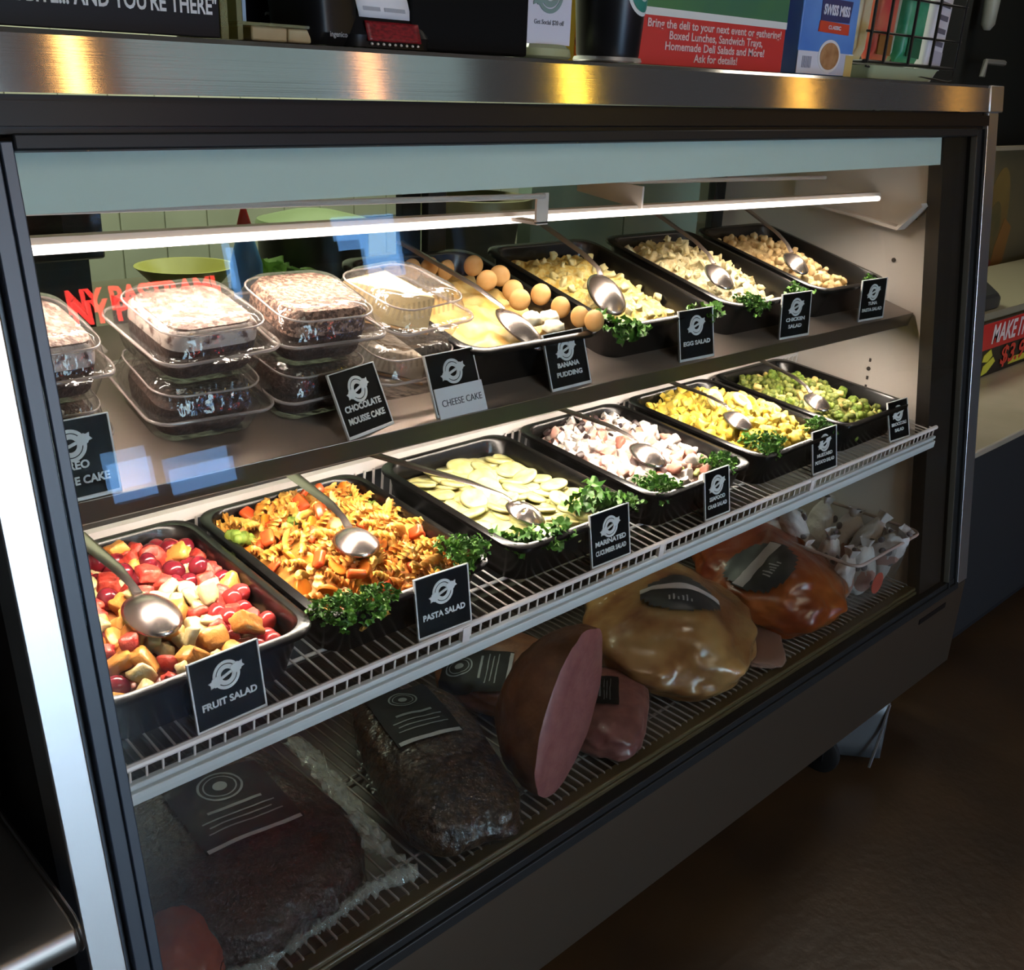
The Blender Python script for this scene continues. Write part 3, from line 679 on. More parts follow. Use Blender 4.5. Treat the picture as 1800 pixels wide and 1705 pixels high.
# ---- pink and white salad
Sx = PX['sea']; sf = mound_fn(.034, .022, 4.0, .06, .007)
mound(LO, Sx, .013, sf, mat('pink_base', (0.70, 0.50, 0.42), 0.35, col2=(0.80, 0.68, 0.60), scale=60), 'pink_salad', 'creamy bed of the pink and white salad')
M_pk = mat('pink_chunk', (0.68, 0.34, 0.27), 0.35, col2=(0.82, 0.60, 0.52), scale=45); M_wh = mat('white_chunk', (0.80, 0.68, 0.60), 0.35, col2=(0.84, 0.76, 0.70), scale=45); M_rd = mat('red_skin', (0.55, 0.17, 0.12), 0.35, col2=(0.78, 0.45, 0.34), scale=30)
M_olv = mat('dark_bit', (0.05, 0.03, 0.03), 0.35)
PK = [chunk_mesh(M_pk, .024, .018, .014, s, .7, .3) for s in (31, 32, 33)]; WH = [chunk_mesh(M_wh, .024, .020, .015, s, .7, .3) for s in (34, 35)]; RD = [chunk_mesh(M_rd, .022, .018, .014, s, .7, .3) for s in (36, 37)]; OV = [chunk_mesh(M_olv, .012, .008, .006, 38, .2, .3)]
CL = [chunk_mesh(mat('celery', (0.45, 0.50, 0.14), 0.4), .014, .008, .006, 39, .2, .3)]
scatter(LO, Sx, .013, sf, 115, .0150, [(3, 'pink_chunk', PK, 'pink chunk in the pink and white salad pan', 'salad piece', 'pink salad chunks', 60, (.8, 1.2)), (4, 'white_chunk', WH, 'creamy white chunk in the pink and white salad pan', 'salad piece', 'white salad chunks', 60, (.8, 1.2)), (1.7, 'red_chunk', RD, 'red-skinned chunk in the pink and white salad pan', 'salad piece', 'red salad chunks', 60, (.8, 1.2)), (.8, 'celery_bit', CL, 'green celery bit in the pink and white salad pan', 'celery', 'celery bits', 60, (.8, 1.2))], .007, seed=41)
scatter(LO, Sx, .013, sf, 36, .018, [(1, 'dark_chunk', OV, 'dark strip at the back of the pink and white salad', 'salad piece', 'dark salad strips', 60, (.8, 1.4)), (.7, 'white_chunk', WH, 'creamy white chunk in the pink and white salad pan', 'salad piece', 'white salad chunks', 60, (.5, .7))], .016, seed=42, keep=lambda x, y: y > .19)
spoon(LO, (1.266, .118, .080), (1.268, .165, .090), (1.255, .325, .092), 'serving spoon buried in the pink and white salad', .028, .036)
sprig(LO, 1.213, .050, .056, 3, 'curly parsley sprig at the left front of the pink and white salad', s=1.15)
sprig(LO, 1.375, .052, .056, 1, 'curly parsley sprig in the right front corner of the pink and white salad', s=1.05)

# ---- yellow salad
Yx = PX['yel']; yf = mound_fn(.040, .030, 5.0, .03, .006)
mound(LO, Yx, .013, yf, mat('yellow_base', (0.78, 0.50, 0.03), 0.4, col2=(0.86, 0.62, 0.12), scale=90), 'yellow_salad', 'mustard yellow bed of the yellow salad')
M_yl = mat('yellow_chunk', (0.82, 0.53, 0.035), 0.4, col2=(0.88, 0.68, 0.14), scale=60)
YL = [chunk_mesh(M_yl, .018, .016, .015, s, 1.0, .3) for s in (51, 52, 53, 54)]
scatter(LO, Yx, .013, yf, 190, .0116, [(1, 'yellow_chunk', YL, 'bright yellow lump in the yellow salad pan', 'salad piece', 'yellow salad lumps', 90, (.75, 1.2))], .006, seed=51)
m = MB(); n = 22
M_ew, M_ey = mat('egg_white', (0.84, 0.68, 0.24), 0.35), mat('egg_yolk', (0.85, 0.50, 0.05), 0.5)
m.lathe([(.010, -.004), (.019, -.0035), (.021, 0), (.019, .0035), (.011, .004)], n); m.mi = 1; m.lathe([(.0108, .002), (.0105, .0045), (.006, .0058), (.0, .006)], n, cap1=False)
EGS = m.finish([M_ew, M_ey], 50)
inst('egg_slice', EGS, LO @ T(1.556, .200, .094) @ RX(48) @ RZ(20), 'egg slice with dark middle standing at the back of the yellow salad', 'egg slice')
inst('egg_slice', EGS, LO @ T(1.604, .172, .092) @ RX(24) @ RY(10), 'paler egg slice behind the spoon in the yellow salad', 'egg slice')
spoon(LO, (1.523, .122, .088), (1.533, .162, .096), (1.556, .325, .092), 'serving spoon half buried in the yellow salad', .025, .032)
sprig(LO, 1.512, .052, .062, 2, 'curly parsley sprig at the front of the yellow salad', s=1.2)
sprig(LO, 1.690, .050, .062, 0, 'dark parsley sprig on the right rim of the yellow salad pan', s=.95)

# ---- broccoli salad
Bx = PX['broc']; bf = mound_fn(.030, .020, 6.0, .05, .007)
mound(LO, Bx, .013, bf, mat('green_base', (0.30, 0.27, 0.07), 0.5, col2=(0.50, 0.42, 0.15), scale=70), 'broccoli_salad', 'creamy bed of the broccoli salad')
M_bg = mat('broccoli_pale', (0.075, 0.115, 0.014), 0.6, col2=(0.23, 0.24, 0.045), scale=110)
BP = [floret_mesh([M_bg, M_brs], .017, s) for s in (5, 6)] + BF[:1]
YB = [chunk_mesh(mat('salad_dressing', (0.66, 0.50, 0.16), 0.4), .015, .011, .009, s, .3, .3) for s in (61, 62)]
scatter(LO, Bx, .013, bf, 120, .0150, [(7, 'broccoli_floret', BP, 'green broccoli floret in the broccoli salad pan', 'broccoli', 'broccoli salad florets', 70, (.8, 1.15)), (2.2, 'yellow_bit', YB, 'pale yellow bit in the broccoli salad pan', 'salad piece', 'pale bits in the broccoli salad', 60, (.8, 1.3))], .007, seed=61)
spoon(LO, (1.781, .112, .078), (1.800, .155, .088), (1.868, .322, .090), 'serving spoon at the left rim of the broccoli salad', .025, .032)

# ---- banana pudding with wafers (steel shelf)
Ux = UX['ban']; uf = mound_fn(.034, .016, 7.0, -.02, .012, 26)
mound(UP, Ux, .034, uf, mat('pudding', (0.72, 0.40, 0.09), 0.4, col2=(0.86, 0.66, 0.28), scale=35), 'banana_pudding', 'creamy yellow banana pudding in its black pan', cat='pudding')
M_waf = mat('wafer', (0.50, 0.255, 0.075), 0.6, col2=(0.58, 0.33, 0.12), scale=60)
m = MB(); m.lathe([(.012, -.005), (.0175, -.004), (.019, -.001), (.0175, .002), (.012, .0045), (.005, .0058), (.0, .006)], 24, cap1=False); WAF = m.finish(M_waf, 180)
k = 0
for (x, y, rz) in [(-1.122, .262, 88), (-1.088, .262, 92), (-1.040, .255, 70), (-1.020, .215, 45), (-1.030, .172, 30), (-1.008, .135, 20), (-1.000, .098, 14), (-.994, .062, 10), (-.992, .036, 10), (-1.222, .262, 80), (-1.19, .262, 92), (-1.155, .262, 85), (-1.220, .20, 0), (-1.222, .15, 0), (-1.055, .205, 60), (-1.045, .14, 40)]:
    k += 1
    inst('vanilla_wafer', WAF, UP @ T(x, y + .006, .078 + .004 * math.sin(k * 2.3)) @ RZ(rz - 90) @ RX(75 + 8 * math.sin(k)) @ Matrix.Scale(.86, 4), 'round golden wafer standing along the edge of the banana pudding', 'wafer', 'wafers round the banana pudding')
M_wc = mat('cream', (0.86, 0.74, 0.52), 0.45)
for i, (x, y) in enumerate([(-1.045, .068), (-1.028, .095), (-1.06, .10)]):
    m = MB(); m.ball((0, 0, 0), (.017, .014, .011), 3, fn=lambda p: 1 + .25 * fbm(p + Vector((i, 0, 0)), 2.2)); o = m.build('cream_dollop', M_wc, smooth=180); o.matrix_world = UP @ T(x, y, .066)
    tag(o, 'pale dollop of cream beside the banana pudding spoon', 'cream', 'cream dollops on the banana pudding')
spoon(UP, (-1.100, .080, .068), (-1.112, .120, .082), (-1.135, .33, .098), 'serving spoon with a wide shiny bowl in the banana pudding', .027, .045)

# ---- smooth and chunky salads on the steel shelf
Ex = UX['egg']; ef = mound_fn(.030, .020, 8.0, .07, .013, 32)
mound(UP, Ex, .034, ef, mat('egg_salad', (0.80, 0.52, 0.11), 0.45, col2=(0.88, 0.72, 0.28), scale=120, bump=.35, bscale=220, contrast=(.42, .58)), 'egg_salad', 'soft yellow egg salad mounded in its black pan', 70)
EC = [chunk_mesh(mat('egg_chunk', (0.86, 0.70, 0.28), 0.45, col2=(0.88, 0.78, 0.42), scale=60), .017, .013, .010, s, .8, .3) for s in (91, 92)]
scatter(UP, Ex, .034, ef, 60, .018, [(1, 'egg_piece', EC, 'soft chopped egg piece in the egg salad pan', 'egg', 'egg pieces in the egg salad', 90, (.6, 1.1))], .001, seed=91)
spoon(UP, (-.868, .128, .076), (-.852, .172, .094), (-.815, .352, .104), 'serving spoon with a broad bright bowl in the egg salad', .032, .046)
sprig(UP, -.925, .036, .058, 0, 'loose flat parsley sprig hanging over the front left of the egg salad pan', 'leaf', 1.3, 20)
sprig(UP, -.708, .046, .060, 1, 'flat parsley leaves behind the egg salad card', 'leaf', 1.0, 90)
Kx = UX['chk']; kf = mound_fn(.030, .034, 9.0, .10, .012, 36)
mound(UP, Kx, .034, kf, mat('chicken_salad', (0.74, 0.56, 0.26), 0.5, col2=(0.85, 0.74, 0.46), scale=120, bump=.35, bscale=220), 'pale_salad', 'pale chunky salad heaped in its black pan', 70)
KC = [chunk_mesh(mat('chicken_chunk', (0.80, 0.62, 0.28), 0.5, col2=(0.86, 0.74, 0.42), scale=60), .019, .015, .012, s, 1.0, .3) for s in (71, 72)]
scatter(UP, Kx, .034, kf, 90, .0165, [(1, 'pale_chunk', KC, 'pale lump in the pale chunky salad pan', 'salad piece', 'pale salad lumps', 90, (.6, 1.2))], .002, seed=71)
spoon(UP, (-.580, .120, .084), (-.562, .168, .098), (-.498, .352, .106), 'serving spoon with a small bright bowl in the pale chunky salad', .026, .036)
sprig(UP, -.578, .040, .060, 3, 'curly parsley along the front of the pale chunky salad', s=.95)
sprig(UP, -.420, .048, .060, 2, 'parsley behind the card of the pale chunky salad', 'leaf', 1.0, 10)
Tx = UX['tuna']; tf = mound_fn(.028, .022, 10.0, .09, .009, 40)
mound(UP, Tx, .034, tf, mat('tuna_salad', (0.52, 0.33, 0.13), 0.5, col2=(0.76, 0.55, 0.28), scale=130, bump=.4, bscale=220), 'tan_salad', 'tan chopped salad in the pan beside the wall', 70)
TC = [chunk_mesh(mat('tan_chunk', (0.72, 0.46, 0.18), 0.5, col2=(0.78, 0.58, 0.3), scale=60), .016, .012, .010, s, .5, .3) for s in (81, 82)]
scatter(UP, Tx, .034, tf, 80, .015, [(1, 'tan_lump', TC, 'tan lump in the tan salad pan', 'salad piece', 'tan salad lumps', 90, (.7, 1.2))], .004, seed=81)
spoon(UP, (-.296, .140, .078), (-.276, .185, .092), (-.196, .352, .104), 'dull serving spoon in the tan salad beside the wall', .025, .034)
sprig(UP, -.146, .046, .058, 2, 'dark parsley leaves behind the card of the tan salad', 'leaf', .8, 10)

# ================================================================== name cards in clear holders
def logo_part(parent, cx, cz, s, y, mt=None):
    """round emblem: ring with a slanting banner across and a dark heart"""
    mt = mt or M_ink; m = MB()
    def ring(r0, r1, dy):
        n = 32; A = [(cx + r0 * math.cos(2 * PI * i / n), y - dy, cz + r0 * math.sin(2 * PI * i / n)) for i in range(n)]; B = [(cx + r1 * math.cos(2 * PI * i / n), y - dy, cz + r1 * math.sin(2 * PI * i / n)) for i in range(n)]
        m.loft([[(p[0], y, p[2]) for p in A], A, B, [(p[0], y, p[2]) for p in B]], False, False)
    ring(.0066 * s, .0116 * s, .0006); ring(.0127 * s, .0162 * s, .0006)
    c, sn = math.cos(rad(18)), math.sin(rad(18))
    Q = lambda a, b: (cx + (a * c - b * sn) * s, cz + (a * sn + b * c) * s)
    for sg in (1, -1):
        pl = [Q(sg * .0222, -.0036), Q(sg * .0205, 0), Q(sg * .0222, .0036), Q(sg * .0180, .0036), Q(sg * .0168, .0052), Q(sg * .0068, .0052), Q(sg * .0068, -.0052), Q(sg * .0168, -.0052), Q(sg * .0180, -.0036)]
        m.loft([[(a, y, b) for a, b in pl], [(a, y - .0009, b) for a, b in pl]])
    pl = [Q(-.0066, -.0016), Q(.0066, -.0016), Q(.0066, .0016), Q(-.0066, .0016)]
    m.loft([[(a, y, b) for a, b in pl], [(a, y - .0009, b) for a, b in pl]])
    return m.build('logo', mt, parent, smooth=None)
def name_card(F, x, y, lines, label, yaw=0.0, lean=9.0, w=.080, h=.080, strip=None, group='name cards in the case', ts=.0085):
    p = F @ Vector((x, y, .0015))
    r = thing('name_card', label, 'sign', T(*p) @ RZ(yaw) @ RX(-lean), group)
    m = MB(); m.box(-w / 2, w / 2, 0, .0016, .004, h); m.build('card', M_card, r)
    m = MB()
    for a, b, c, d in ((-w / 2 - .0022, -w / 2, 0, h), (w / 2, w / 2 + .0022, 0, h), (-w / 2 - .0022, w / 2 + .0022, 0, .004), (-w / 2 - .0022, w / 2 + .0022, h, h + .0014)): m.box(a, b, -.0008, .0026, c, d)
    m.build('holder_edge', M_acredge, r, bevel=.0004)
    m = MB(); m.box(-w / 2 - .002, w / 2 + .002, .0028, .030, -.0005, .0010, RX(lean)); m.build('holder_foot', M_acrylic, r)
    logo_part(r, 0, h * .69, 1.0, 0)
    z = h * .34
    if strip:
        m = MB(); m.box(-w / 2 + .001, w / 2 + .003, -.0026, -.001, -.004, h * .46); m.build('paper_strip', M_paper, r)
        m = MB(); m.mesh(text_mesh(strip, .0125, .0, width=w * .86), T(.003, -.0028, h * .2) @ FRONT); m.build('lettering', mat('grey_ink', (0.10, 0.10, 0.12), 0.6), r, smooth=None)
    else:
        m = MB(); n = len(lines)
        for i, t in enumerate(lines):
            m.mesh(text_mesh(t, ts * 1.25, ts * .045, width=w * min(.82, .095 * len(t))), T(0, -.0004, z - (i - (n - 1) / 2) * ts * 1.75) @ FRONT)
        m.build('lettering', M_ink, r, smooth=None)
    return r
name_card(UP, -1.758, -.001, ['OREO', 'CHEESE CAKE'], 'black name card half hidden by the left frame on the steel shelf', 0, 10, ts=.0088)
name_card(UP, -1.402, .004, ['CHOCOLATE', 'MOUSSE CAKE'], 'black card reading CHOCOLATE MOUSSE CAKE, tilted on the lip', 14, 24, ts=.0085)
name_card(UP, -1.259, .003, [], 'card with a white paper strip reading CHEESE CAKE', 1, 21, strip='CHEESE CAKE')
name_card(UP, -1.048, .004, ['BANANA', 'PUDDING'], 'black card reading BANANA PUDDING before the wafer pan', 1, 18, ts=.0075)
name_card(UP, -.750, .004, ['EGG SALAD'], 'black card reading EGG SALAD on the steel shelf', -4, 10, ts=.0075)
name_card(UP, -.460, .004, ['CHICKEN', 'SALAD'], 'black card before the pale chunky salad on the steel shelf', -6, 4, ts=.007)
name_card(UP, -.176, .005, ['TUNA', 'PASTA SALAD'], 'black card at the right end of the steel shelf', -6, 3, ts=.007)
name_card(LO, .439, -.004, ['FRUIT SALAD'], 'black card reading FRUIT SALAD on the wire shelf', 2, 9, ts=.0085)
name_card(LO, .736, -.004, ['PASTA SALAD'], 'black card reading PASTA SALAD on the wire shelf', -3, 8, ts=.0085)
name_card(LO, 1.053, -.004, ['MARINATED', 'CUCUMBER SALAD'], 'black two-line card before the cucumber slices', -1, 9, ts=.008)
name_card(LO, 1.316, -.003, ['SEAFOOD', 'CRAB SALAD'], 'black card before the pink and white salad', -1, 9, w=.062, ts=.007)
name_card(LO, 1.651, -.002, ['MUSTARD', 'POTATO SALAD'], 'black card before the bright yellow salad', -2, 10, w=.076, ts=.007)
name_card(LO, 1.944, -.001, ['BROCCOLI', 'SALAD'], 'black card before the broccoli salad at the right end', -4, 15, w=.070, ts=.007)

# ================================================================== cakes in clear clamshell boxes
def clam_meshes():
    base, lid = MB(), MB()
    W = .150
    def rib(loops, z): return loops
    base.loft([rrect(.112, .112, .022, .0, seg=5), rrect(.118, .118, .024, .003, seg=5), rrect(.134, .134, .026, .030, seg=5), rrect(W, W, .024, .031, seg=5), rrect(W, W, .024, .034, seg=5)], True, False)
    for k in range(11):                                  # pressed ribs down the sides
        q = -.045 + k * .009
        for rz in (0, 90, 180, 270): base.box(q - .0014, q + .0014, -.0655, -.0640, .006, .026, RZ(rz) @ T(0, 0, 0) @ T(0, .001, 0) @ RX(-16) @ T(0, .003, .0185))
    lid.loft([rrect(W, W, .024, .0345, seg=5), rrect(W, W, .024, .0375, seg=5), rrect(.138, .138, .026, .038, seg=5), rrect(.124, .124, .030, .061, seg=5), rrect(.112, .112, .028, .068, seg=5), rrect(.088, .088, .024, .069, seg=5)], False, True)
    lid.box(-.022, .022, -.084, -.072, .034, .036); lid.box(.070, .088, -.03, .03, .034, .036)
    return base.finish(M_clam, 50), lid.finish(M_clam, 50)
CB, CLD = clam_meshes()
m = MB()
m.tube([Vector(p) for p in rrect(.150, .150, .024, .0345, seg=5)] + [Vector(rrect(.150, .150, .024, .0345, seg=5)[0])], .0019, 6)
m.tube([Vector(p) for p in rrect(.126, .126, .030, .0595, seg=5)] + [Vector(rrect(.126, .126, .030, .0595, seg=5)[0])], .0013, 6)
CRIM = m.finish(clear_mat('plastic_edge', (0.9, 0.85, 0.83), 1.0, 0.08, 0.30, (0.85, 0.74, 0.70), minf=.08), 180)
def clam(F, x, y, z, rz, label, sx=1.0):
    r = thing('clamshell_box', label, 'food container', F @ T(x, y, z) @ RZ(rz) @ Matrix.Diagonal((sx, 1, 1, 1)), 'clear clamshell boxes')
    for nm, me in (('base', CB), ('lid', CLD), ('rim', CRIM)):
        o = bpy.data.objects.new(nm, me); COL.objects.link(o); o.parent = r
    return r
M_choc = mat('chocolate_cake', (0.045, 0.018, 0.012), 0.6, col2=(0.09, 0.04, 0.028), scale=130, bump=.4, bscale=200)
M_cocoa = mat('cocoa_crumbs', (0.12, 0.055, 0.035), 0.55, col2=(0.48, 0.27, 0.19), scale=170, bump=.6, bscale=240, contrast=(.46, .58))
M_cream = mat('white_cream', (0.70, 0.58, 0.52), 0.45, col2=(0.14, 0.075, 0.06), scale=75, contrast=(.52, .66), detail=5, bump=.3, bscale=120)
M_lid_refl = mat('lid_reflection_brown', (0.16, 0.085, 0.065), 0.6, col2=(0.42, 0.31, 0.26), scale=110, bump=.5, bscale=160, contrast=(.45, .6))  # speckled brown that stands for the dark reflection in the lid
M_chz = mat('cheesecake', (0.80, 0.58, 0.28), 0.45, col2=(0.84, 0.66, 0.36), scale=20); M_crust = mat('crust', (0.40, 0.20, 0.07), 0.6, col2=(0.52, 0.28, 0.11), scale=90, bump=.3, bscale=180)
def cake(F, x, y, z, rz, label, mats, h0, h1, sx=1.0, name='cake_piece'):
    r = thing(name, label, 'cake', F @ T(x, y, z + .002) @ RZ(rz) @ Matrix.Diagonal((sx, 1, 1, 1)), 'cakes in clear boxes')
    f = lambda p: p
    m = MB(); m.loft([rrect(.098, .098, .02, 0), rrect(.106, .106, .022, .006), rrect(.112, .112, .022, h0)], True, True); m.build('cake_body', mats[0], r, smooth=50)
    m = MB(); m.loft([rrect(.112, .112, .022, h0), rrect(.113, .113, .024, h0 + (h1 - h0) * .7), rrect(.104, .104, .026, h1), rrect(.06, .06, .02, h1 + .001)], True, True); m.build('topping', mats[1], r, smooth=50)
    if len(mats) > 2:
        m = MB(); m.loft([rrect(.106, .106, .024, h1 - .0025), rrect(.102, .102, .024, h1 + .0012), rrect(.05, .05, .015, h1 + .0022)], False, True); m.build('lid_reflection_top', mats[2], r, smooth=50)  # dark lid reflection painted on as a cap over the cream
clam(UP, -1.742, .125, .001, 0, 'clear clamshell box at the bottom of the left stack, cut by the frame', .62); clam(UP, -1.742, .128, .070, 2, 'clear clamshell box on top of the left stack, cut by the frame', .62)
cake(UP, -1.742, .125, .001, 0, 'dark cake in the bottom box of the left stack', (M_choc, M_choc), .03, .045, .62); cake(UP, -1.742, .128, .070, 2, 'white-topped cake in the top box of the left stack', (M_choc, M_cream, M_lid_refl), .034, .058, .62)
clam(UP, -1.581, .122, .001, -3, 'clear clamshell box under the white-topped cake'); clam(UP, -1.579, .128, .070, 3, 'clear clamshell box holding a white-topped dark cake')
cake(UP, -1.581, .122, .001, -3, 'dark cake in the box under the white-topped cake', (M_choc, M_choc), .028, .040); cake(UP, -1.579, .128, .070, 3, 'dark cake with a thick white layer under a painted dark top in its clear box', (M_choc, M_cream, M_lid_refl), .036, .058)
clam(UP, -1.436, .122, .001, 4, 'clear clamshell box at the bottom of the chocolate mousse stack'); clam(UP, -1.432, .124, .070, -2, 'clear clamshell box on top of the chocolate mousse stack')
cake(UP, -1.436, .122, .001, 4, 'chocolate cake in the lower box of the mousse stack', (M_choc, M_choc), .03, .05); cake(UP, -1.432, .124, .070, -2, 'cocoa-dusted chocolate mousse cake in the upper box', (M_choc, M_cocoa), .034, .064)
clam(UP, -1.292, .120, .001, 0, 'empty-looking clear box under the cheesecake'); clam(UP, -1.290, .124, .070, 8, 'clear clamshell box holding the cheesecake wedge')
wd = thing('cheesecake_wedge', 'pale yellow wedge of cheesecake with a brown crust', 'cake', UP @ T(-1.300, .128, .0725) @ RZ(8), 'cakes in clear boxes')
tri = [(-.050, .045), (.030, .05), (.030, -.045)]
m = MB(); m.loft([[(x * .96, y * .96, .004) for x, y in tri], [(x, y, .052) for x, y in tri], [(x * .95, y * .95, .055) for x, y in tri]]); m.build('filling', M_chz, wd, bevel=.003)
m = MB(); m.loft([[(x, y, 0) for x, y in tri], [(x, y, .0045) for x, y in tri]]); m.box(-.052, .031, .046, .053, .0, .048); m.build('crust', M_crust, wd, bevel=.002)
lw = thing('cheesecake_wedge', 'cream wedge of cheesecake in the lower clear box', 'cake', UP @ T(-1.296, .124, .0035) @ RZ(0), 'cakes in clear boxes')
m = MB(); m.loft([[(x, y, .003) for x, y in tri], [(x, y, .040) for x, y in tri]]); m.build('filling', mat('pale_cream', (0.72, 0.62, 0.5), 0.5), lw, bevel=.003)
m = MB(); m.loft([[(x, y, 0) for x, y in tri], [(x, y, .0035) for x, y in tri]]); m.build('crust', M_crust, lw)

# ================================================================== meats on the deck
def body_mesh(dims, seed, n=5, e=(2.6, 2.6), amp=.05, s=2.2, fn=None, flat=None):
    """Irregular cushion of meat: a super-ellipsoid with noise, flattened where it lies"""
    b = bmesh.new(); bmesh.ops.create_icosphere(b, subdivisions=n, radius=1.0)
    for v in b.verts:
        p = v.co.normalized(); a = e[0]
        k = (abs(p.x) ** a + abs(p.y) ** a) ** (1 / a) or 1e-6; kz = e[1]
        den = ((abs(p.x) ** a + abs(p.y) ** a) ** (kz / a) + abs(p.z) ** kz) ** (1 / kz)
        q = p / den
        q *= 1 + amp * fbm(q + Vector((seed, seed * .7, 0)), s, 4)
        if fn: q = fn(q)
        v.co = Vector((q.x * dims[0], q.y * dims[1], q.z * dims[2]))
        if flat is None and v.co.z < -dims[2] * .72: v.co.z = -dims[2] * .72
    if flat is None:
        for v in b.verts: v.co.z += dims[2] * .72
    b.normal_update()
    return b
def meat_label(parent, bm, cx, cy, w, h, rz, mts, oval=False, white=None, lines=True, off=.0055, ring=True, name='label', tilt=None):
    """label that follows the surface under it; laid down from above"""
    bvh = BVHTree.FromBMesh(bm); c, s = math.cos(rad(rz)), math.sin(rad(rz))
    def P(u, v, o=off):
        a, b = (u - .5) * w, (v - .5) * h
        x, y = cx + a * c - b * s, cy + a * s + b * c
        hit = bvh.ray_cast(Vector((x, y, .6)), Vector((0, 0, -1)))
        if hit[0] is None: return Vector((x, y, .01))
        return hit[0] + Vector((hit[1].x * o, hit[1].y * o, max(o, o * .6)))
    m = MB(); m.grid(lambda u, v: P(u, v), 20, 20, mask=(lambda u, v: (u - .5) ** 2 + (v - .5) ** 2 < .25) if oval else None)
    o = m.build(name, mts[0], parent, smooth=180)
    def strip(nm, u0, u1, v0, v1, mt, oo=off + .0009, nu=14, nv=2):
        q = MB(); q.grid(lambda u, v: P(u0 + (u1 - u0) * u, v0 + (v1 - v0) * v, oo), nu, nv); return q.build(nm, mt, o, smooth=180)
    if white: strip('white_band', *white, mts[1])
    if white and not lines:
        q = MB()
        for i in range(6):
            a = .34 + i * .055
            q.grid(lambda u, v: P(a + .022 * u, .22 + (.12 + .05 * math.sin(i * 2.1)) * v, off + .0009), 1, 3)
        q.build('print_marks', mts[2], o, smooth=180)
    if lines:
        q = MB()
        for i, (vv, a, b) in enumerate(((.44, .22, .78), (.34, .12, .86), (.27, .16, .80), (.20, .12, .88))):
            th = .018 if i == 0 else .008
            q.grid(lambda u, v: P(a + (b - a) * u, vv - th + 2 * th * v, off + .0009), 14, 1)
        q.build('small_print', mts[2], o, smooth=180)
        if ring:
            q = MB(); n = 28
            for r0, r1 in ((.20, .225), (.15, .165), (.0, .07)):
                q.grid(lambda u, v: P(.5 + (r0 + (r1 - r0) * v) * math.cos(2 * PI * u), .74 + (r0 + (r1 - r0) * v) * math.sin(2 * PI * u) * w / h, off + .0009), n, 1)
            q.build('emblem', mts[2], o, smooth=180)
    return o
def meat(name, label, bm, mt, M, cat='meat', group=None):
    r = thing(name, label, cat, M, group)
    b2 = bm.copy(); m = MB(); m.bm.free(); m.bm = b2
    m.build('meat_body', mt, r, smooth=180)
    return r
def film_over(parent, bm, off=.004, seed=0, name='plastic_film', mt=None, amp=.004):
    b = bm.copy()
    for v in b.verts:
        n = v.normal.copy(); v.co += n * (off + amp * (0.5 + fbm(v.co + Vector((seed, 0, 0)), 26, 3)))
    m = MB(); m.bm.free(); m.bm = b; return m.build(name, mt or M_film, parent, smooth=180)
M_bark = mat('dark_bark', (0.008, 0.005, 0.004), 0.5, col2=(0.030, 0.016, 0.011), scale=55, bump=.5, bscale=110)
M_bark2 = mat('pepper_bark', (0.018, 0.009, 0.005), 0.30, col2=(0.085, 0.042, 0.020), scale=75, bump=.8, bscale=90, contrast=(.4, .7))
M_lblk = mat('label_black', (0.004, 0.005, 0.006), 0.5, spec=0.15); M_lsilv = mat('label_silver', (0.42, 0.42, 0.44), 0.35); M_lgrey = mat('label_grey', (0.16, 0.18, 0.19), 0.4)
M_ldk = mat('label_charcoal', (0.030, 0.034, 0.038), 0.35)
M_lwht = mat('label_white', (0.55, 0.50, 0.50), 0.45)
LM = (M_lblk, M_lsilv, M_lgrey)
# large wrapped brisket at the left
b1 = body_mesh((.155, .19, .060), 1.3, e=(3.2, 2.4), amp=.05)
r = meat('wrapped_brisket', 'large dark brisket in cling film at the lower left of the case', b1, M_bark, T(.500, 1.040, DECK) @ RZ(2))
meat_label(r, b1, .02, .000, .135, .150, -6, LM, white=(.02, .98, .0, .045))
film_over(r, b1, .004, 3.0, mt=M_film_dull)
m = MB()                                                # gathered edge of the film, ruffled all along the front and right side
def poly_at(pts, t):
    k = min(int(t * (len(pts) - 1)), len(pts) - 2); f = t * (len(pts) - 1) - k
    return Vector(pts[k]).lerp(Vector(pts[k + 1]), f)
RUF_F = [(-.15, -.175, .015), (-.08, -.185, .02), (-.01, -.182, .026), (.05, -.186, .032), (.10, -.190, .036), (.175, -.200, .030)]
RUF_R = [(.105, -.180, .045), (.125, -.13, .050), (.145, -.07, .048), (.18, .0, .045), (.225, .08, .04)]
def ruff(u, v, P=RUF_F, w=.017, sd=0.0):
    p = poly_at(P, u); a = v * 2 * PI
    q = w * (.55 + .6 * math.sin(PI * min(1, u * 1.1 + .12)) * .5) + .007 * fbm(Vector((u * 9, sd, 2)), 1.5) + .009 * fbm(Vector((u * 42, v * 3, sd)), 2.0)
    return (p.x + .4 * q * math.cos(a), p.y + q * math.cos(a), p.z + q * math.sin(a) * .8)
m.grid(lambda u, v: ruff(u, v, RUF_R, .007, 4.0), 80, 10); m.build('gathered_film_side', M_filmw, r, smooth=180)
m = MB()
m.grid(ruff, 130, 12); m.build('gathered_film_edge', M_filmw, r, smooth=180)
m = MB()
m.grid(lambda u, v: (.120 + .06 * u + .06 * v + .012 * fbm(Vector((u * 3, v * 6, 1)), 2), -.17 + .30 * v, .075 - .058 * u + .012 * fbm(Vector((u * 5, v * 9, 5)), 1.6)), 16, 60); m.build('film_flap', M_filmw, r, smooth=180)
